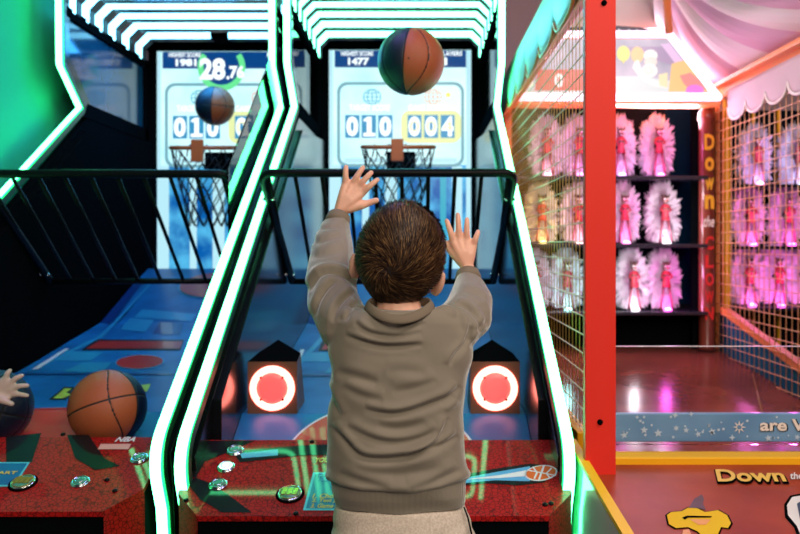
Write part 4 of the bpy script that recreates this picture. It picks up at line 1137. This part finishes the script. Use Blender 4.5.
# raised shoulder gathers
hull_chain(bm,chain([(352,318,1.47,.022),(372,322,1.455,.020)])); hull_chain(bm,chain([(446,316,1.47,.022),(430,322,1.455,.020)]))
def folds(co,nr,me):
    u=co[:,0]*F/1.45+VX; v=(H-co[:,2])*F/1.45+VY
    # perspective-true for the nearer surface
    dcl=np.clip(co[:,1],1.38,1.78); u=co[:,0]*F/dcl+VX; v=(H-co[:,2])*F/dcl+VY
    back=np.clip((-nr[:,1]+.25)/.6,0,1)
    disp=np.zeros(len(co))
    FO=[([(342,335),(360,341),(382,347),(405,346),(425,344)],5.0,2.4,1),
    ([(354,321),(362,329),(372,334),(397,338),(425,331)],3.5,2.2,1),([(399,334),(413,328),(427,322)],2.5,2,1),
    ([(362,409),(380,413.5),(398,414.5),(425,407),(450,396),(461,384)],6.5,3.0,1),
    ([(333,371),(357,377),(380,384)],3.0,4,1),([(340,385),(362,397),(385,401)],3,4,1),
    ([(450,367),(454,355),(466,344),(472,322),(466,309)],4.5,2.2,1),([(440,407),(455,395)],3,2.5,-1),
    ([(326,382),(332,400),(341,418)],3.5,3,1),([(322,345),(328,365),(331,385)],3,3,1),
    ([(329,423),(343,440),(358,457),(383,460),(410,456.5),(441,446),(461,434)],7.0,3.0,1),
    ([(402,460),(423,451),(441,438),(449,415)],5.0,2.6,1),([(343,425),(368,438),(393,444),(420,440),(441,428)],4.5,3.2,1),
    ([(335,473),(365,483),(393,489)],3.5,4,1),([(405,490),(436,483),(463,469)],4,4,1),([(352,468),(380,476),(420,474),(448,466)],2.5,5,1),
    ([(308,292),(312,282),(320,273),(333,271),(347,277),(358,287)],6.5,2.6,1),
    ([(315,318),(319,300),(326,288),(337,281)],4.5,2.4,1),([(332,325),(337,306),(345,296),(356,290)],4.5,2.4,1),([(345,322),(350,308),(358,300)],3,2,1),
    ([(308,257),(324,254),(345,250)],2,3.5,1),([(311,243),(325,240),(344,236)],2,3,1),([(316,230),(327,228),(342,226)],1.5,2,1),
    ([(455,303),(466,305),(475,314),(480,335)],4.5,2.2,1),([(474,333),(487,318)],3,2.5,1),([(462,291),(474,292),(488,302)],2.5,2.5,1),([(468,350),(478,338),(488,325)],3,2.5,1),
    ([(385,372),(405,370),(430,376)],1.8,5,1),([(390,392),(415,388),(440,380)],2,4,1),([(375,425),(400,430),(430,422)],2.2,4,1)]
    for pl,A,w,sg in FO:
        A*=.0014; pl=np.array(pl,float)
        # refine with Catmull-like smoothing
        tt=np.linspace(0,len(pl)-1,len(pl)*6); xs=np.interp(tt,range(len(pl)),pl[:,0]); ys=np.interp(tt,range(len(pl)),pl[:,1])
        kx=np.convolve(np.pad(xs,3,'edge'),np.ones(7)/7,'valid'); ky=np.convolve(np.pad(ys,3,'edge'),np.ones(7)/7,'valid')
        m=(u>kx.min()-18)&(u<kx.max()+18)&(v>ky.min()-18)&(v<ky.max()+18)&(back>0)
        idx=np.where(m)[0]
        if not len(idx): continue
        uu=u[idx][:,None]; vv=v[idx][:,None]
        ax,ay=kx[:-1],ky[:-1]; bx,by=kx[1:],ky[1:]; dx,dy=bx-ax,by-ay; L2=dx*dx+dy*dy+1e-9
        t=np.clip(((uu-ax)*dx+(vv-ay)*dy)/L2,0,1); qx=ax+t*dx; qy=ay+t*dy
        ds=np.hypot(uu-qx,vv-qy); j=ds.argmin(1); r=np.arange(len(idx)); D=ds[r,j]
        cr=(dx[j]*(vv[:,0]-ay[j])-dy[j]*(uu[:,0]-ax[j])); s=np.sign(cr)*D
        prog=(j+t[r,j])/len(ax); fade=np.clip(np.sin(np.pi*np.clip(prog,0,1))**.6,0,1)
        endd=np.where((prog<=.001)|(prog>=.999),np.exp(-(D/w)**2*2),1.)
        prof=-np.exp(-(s/w)**2)+.75*np.exp(-((s-sg*-2.0*w)/(1.5*w))**2)+.25*np.exp(-((s-sg*2.4*w)/(1.6*w))**2)
        disp[idx]+=A*prof*fade*endd
    # waistband: pulled in below the seam with a small overhang above
    seam=np.interp(u,[326,338,360,388,415,441,470],[481,486.5,491.5,493.5,493.5,489,479])
    seam_f=np.where(back>0,seam,seam-6)
    sd=v-seam_f
    torso=(co[:,1]<1.62)&(v>455)
    disp+=np.where(torso,-.0065*(1/(1+np.exp(-(sd)/.9)))+.0045*np.exp(-((sd+6)/5)**2)-.003*np.exp(-(sd/1.3)**2),0)
    # ribbing on waistband
    disp+=np.where(torso&(sd>1.5),.00035*np.sin(u*PI*.95),0)
    # neckline seam
    rn=np.interp(u,[350,362,380,399,418,436,446],[300,313,322.5,325,321.5,311,300])
    # sleeve cuffs ribs
    # soft low-frequency unevenness
    disp+=(.0016*np.sin(u*.11+v*.05+1)+.0012*np.sin(v*.17-u*.06))*back
    disp=np.where(np.abs(nr[:,1])<2,disp,disp)
    return co+nr*disp[:,None]*np.where(torso[:,None],1,1)
sw=fuse(bm,'sweatshirt',.0028,7,boy,cloth,folds,.6)
# collar ring (rib knit)
b=MB(); pts=[]
for k in range(48):
    a=2*PI*k/48; cx0=X_(399.5,1.45)
    x=.061*math.cos(a); y=.053*math.sin(a)
    pts.append(Vector((cx0+x,1.462+y,H-.135+.022*math.cos(a)**2+(.02*math.sin(a) if y>0 else 0))))
vs=[];fs=[];n=10
for i,p in enumerate(pts):
    t=(pts[(i+1)%48]-pts[i-1]).normalized(); out=Vector((p.x-X_(399.5,1.45),p.y-1.462,0)).normalized(); upv=t.cross(out); upv=upv if upv.z>0 else -upv
    upv=(upv-out*.55).normalized(); o2=t.cross(upv); o2=o2 if o2.dot(out)>0 else -o2
    for k in range(n):
        a=2*PI*k/n; vs.append(p+upv*math.sin(a)*.0095+o2*math.cos(a)*.0034)
for i in range(48):
    for k in range(n): fs.append([i*n+k,i*n+(k+1)%n,((i+1)%48)*n+(k+1)%n,((i+1)%48)*n+k])
b.add(vs,fs,rib_m,True); b.build('collar',sw)
# cuffs
for ch_,nm in (((335.6,228.5,1.716),(339.8,214.5,1.735)),((469,284,1.637),(467.6,273.5,1.658))),:
    pass
for (A,B) in (((336.2,225.5,1.722),(339.6,214.5,1.737)),((468.7,282.5,1.640),(467.4,272.8,1.660))):
    A=P(*A);B=P(*B); b=MB(); ax=(B-A); L=ax.length
    b.lathe([(.021,0),(.0285,.0),(.0275,L*.5),(.0250,L*.9),(.0225,L),(.020,L*.97)],A,ax,rib_m,32); b.build('cuff',sw)
# trousers
bm=bmesh.new()
tr=[(500,336,462),(510,334,467),(522,333,471),(534,332,475),(560,331,478),(590,331,480)]
loft(bm,[((X_(a)+X_(c_))/2,1.50,Z_(y),(X_(c_)-X_(a))/2,.080+.0004*(y-500)) for y,a,c_ in tr],56,2.4)
hull_chain(bm,[(Vector((X_(370),1.50,.50)),.068),(Vector((X_(368),1.49,.32)),.062),(Vector((X_(367),1.505,.16)),.052),(Vector((X_(367),1.51,.085)),.045)])
hull_chain(bm,[(Vector((X_(436),1.50,.50)),.068),(Vector((X_(438),1.49,.32)),.062),(Vector((X_(439),1.505,.16)),.052),(Vector((X_(439),1.51,.085)),.045)])
def tf(co,nr,me):
    u=co[:,0]*F/1.45+VX; v=(H-co[:,2])*F/1.45+VY
    return co+nr*(.0015*np.sin(v*.3+u*.12)*np.clip((v-515)/20,0,1))[:,None]
tro=fuse(bm,'trousers',.005,4,boy,trous,tf)
b=MB(); b.tube([P(464,507,1.462),P(468,518,1.452),P(473,540,1.45)],.0018,blackm,6); b.build('pocket_seam',tro)
for sx in (367,440):
    bm=bmesh.new(); x=X_(sx); hull_chain(bm,[(Vector((x,1.49,.045)),(.036,.036,.040)),(Vector((x,1.56,.042)),(.037,.03,.034)),(Vector((x,1.635,.030)),(.036,.03,.022))])
    so=fuse(bm,'shoe',.004,3,boy,shoe)
    b=MB(); b.lathe([(.001,0),(.040,.0),(.042,.010),(.038,.018),(.001,.018)],(x,1.56,.001),(0,0,1),sole,24)
    for i,vv in enumerate(b.v): b.v[i]=(vv[0],1.56+(vv[1]-1.56)*2.6,vv[2])
    b.build('sole',so)

# ------------------------------------------------------------ the second child, only a hand reaches into view
kx=-1.42; ky=1.62
kid=thing('person',(kx,ky,0),'another child whose pale open hand reaches in at the left edge','person')
bm=bmesh.new()
ell(bm,Vector((kx,ky,1.13)),(.075,.090,.098)); ell(bm,Vector((kx,ky+.03,1.07)),(.055,.06,.06)); ell(bm,Vector((kx,ky+.095,1.11)),(.010,.014,.016))
for s in (-1,1): ell(bm,Vector((kx+s*.076,ky,1.11)),(.008,.016,.026))
hull_chain(bm,[(Vector((kx,ky-.01,1.05)),.042),(Vector((kx,ky-.01,.95)),.045)])
hull_chain(bm,[(Vector((kx,ky,.92)),(.10,.06,.05)),(Vector((kx,ky,.62)),(.09,.06,.06))])
w=P(-8,391,2.06)
hull_chain(bm,[(Vector((kx+.12,ky,.92)),.036),(Vector((kx+.17,ky+.10,.78)),.029),(w,.018)])
hull_chain(bm,[(Vector((kx-.12,ky,.92)),.036),(Vector((kx-.17,ky+.05,.76)),.029),(Vector((kx-.13,ky+.2,.70)),.02),(Vector((kx-.12,ky+.27,.69)),.022)])
ks=[(6,379),(11,383.5),(12,389),(10,395)]; tps=[(10,370.5),(22,375.5),(27.5,385.5),(27,395.5)]
for (a,c_) in zip(ks,tps):
    k=P(*a,2.055); t=P(*c_,2.055); m=k.lerp(t,.5)+Vector((0,-.004,.004))
    hull_chain(bm,[(w,.015),(k,.0105)]); hull_chain(bm,[(k,.0082),(m,.0072),(t,.0058)])
hull_chain(bm,[(w,.014),(P(2,400,2.04),.010),(P(12,404,2.04),.0065)])
for s in (-1,1): hull_chain(bm,[(Vector((kx+s*.06,ky,.58)),.065),(Vector((kx+s*.065,ky,.32)),.045),(Vector((kx+s*.065,ky+.01,.07)),.028),(Vector((kx+s*.07,ky+.05,.035)),.026)])
fuse(bm,'body',.0035,2,kid,skin2)
white_c=mat('white_long_sleeve',(.70,.70,.70),.8,bump=(600,.3)); denim=mat('blue_jeans',(.05,.09,.18),.8,bump=(600,.3))
bm=bmesh.new()
loft(bm,[(kx,ky,.56,.125,.085),(kx,ky,.70,.12,.085),(kx,ky,.86,.128,.08),(kx,ky,.93,.12,.07),(kx,ky,.975,.07,.055)],40,2.4)
hull_chain(bm,[(Vector((kx+.09,ky,.92)),.05),(Vector((kx+.17,ky+.10,.78)),.042),(w.lerp(Vector((kx+.17,ky+.10,.78)),.10)+Vector((0,0,0)),.026)])
hull_chain(bm,[(Vector((kx-.09,ky,.92)),.05),(Vector((kx-.17,ky+.05,.76)),.042),(Vector((kx-.13,ky+.2,.70)),.028)])
fuse(bm,'top',.005,4,kid,white_c)
bm=bmesh.new(); loft(bm,[(kx,ky,.45,.12,.085),(kx,ky,.58,.118,.082)],40,2.4)
for s in (-1,1): hull_chain(bm,[(Vector((kx+s*.055,ky,.52)),.072),(Vector((kx+s*.065,ky,.30)),.055),(Vector((kx+s*.065,ky+.01,.09)),.045)])
fuse(bm,'jeans',.006,3,kid,denim)
bm=bmesh.new(); ell(bm,Vector((kx,ky-.012,1.15)),(.081,.092,.092)); fuse(bm,'hair',.005,2,kid,hairm)
for s in (-1,1):
    bm=bmesh.new(); x=kx+s*.068; hull_chain(bm,[(Vector((x,ky-.01,.042)),(.036,.036,.040)),(Vector((x,ky+.13,.028)),(.036,.03,.026))]); fuse(bm,'shoe',.005,2,kid,shoe)

# ------------------------------------------------------------ lights
def area(name,loc,target,size,energy,col,sy=None):
    L=bpy.data.lights.new(name,'AREA'); L.energy=energy; L.color=col; L.size=size
    if sy: L.shape='RECTANGLE'; L.size_y=sy
    o=bpy.data.objects.new(name,L); COL.objects.link(o); o.location=loc
    o.rotation_euler=(Vector(target)-Vector(loc)).to_track_quat('-Z','Y').to_euler(); return o
area('ceiling_light_over_boy',(.7,-1.7,2.9),(.0,1.5,.9),2.0,92,(1,.86,.72),1.6)
area('ceiling_light_over_booth',(1.6,.6,3.2),(1.5,2.9,1.0),1.0,48,(1,.84,.80))
area('canopy_fill_light',(1.15,3.90,H+.80),(1.35,3.0,H+1.2),.5,12,(1,.74,.90))  # added lamp, hidden behind the marquee to brighten the canopy
area('violet_ceiling_light',(-.5,2.3,3.2),(-.05,1.55,1.2),.5,16,(.42,.38,1))
area('booth_inner_light',(1.0,3.0,H+.95),(1.0,3.2,0),.5,4,(1,.66,.78))
for cx_,c_,e_ in ((-.104,(.12,.6,1),9),(-1.114,(.05,.4,1),11)):
    area('playfield_fill_light',(cx_,3.9,H+1.1),(cx_,3.4,H-.4),.5,e_,c_)  # added unseen blue lamp under each roof, lights the playfield
wd=bpy.data.worlds.new('world'); S.world=wd; wd.use_nodes=True
wd.node_tree.nodes['Background'].inputs[0].default_value=(.35,.30,.40,1); wd.node_tree.nodes['Background'].inputs[1].default_value=.12

# ------------------------------------------------------------ camera
cam=bpy.data.cameras.new('camera'); co_=bpy.data.objects.new('camera',cam); COL.objects.link(co_)
co_.location=(0,0,H); co_.rotation_euler=(PI/2,0,0); cam.lens=35; cam.sensor_width=36
cam.shift_x=-(VX-400)/800; cam.shift_y=-(267-VY)/800; cam.clip_start=.02
cam.dof.use_dof=True; cam.dof.focus_distance=1.5; cam.dof.aperture_fstop=4.5
S.camera=co_
S.view_settings.view_transform='Standard'; S.view_settings.look='None'; S.view_settings.gamma=1; S.view_settings.exposure=0
S.cycles.use_denoising=True; S.cycles.max_bounces=8; S.cycles.transparent_max_bounces=24; S.cycles.sample_clamp_indirect=6; S.cycles.caustics_reflective=False; S.cycles.caustics_refractive=False
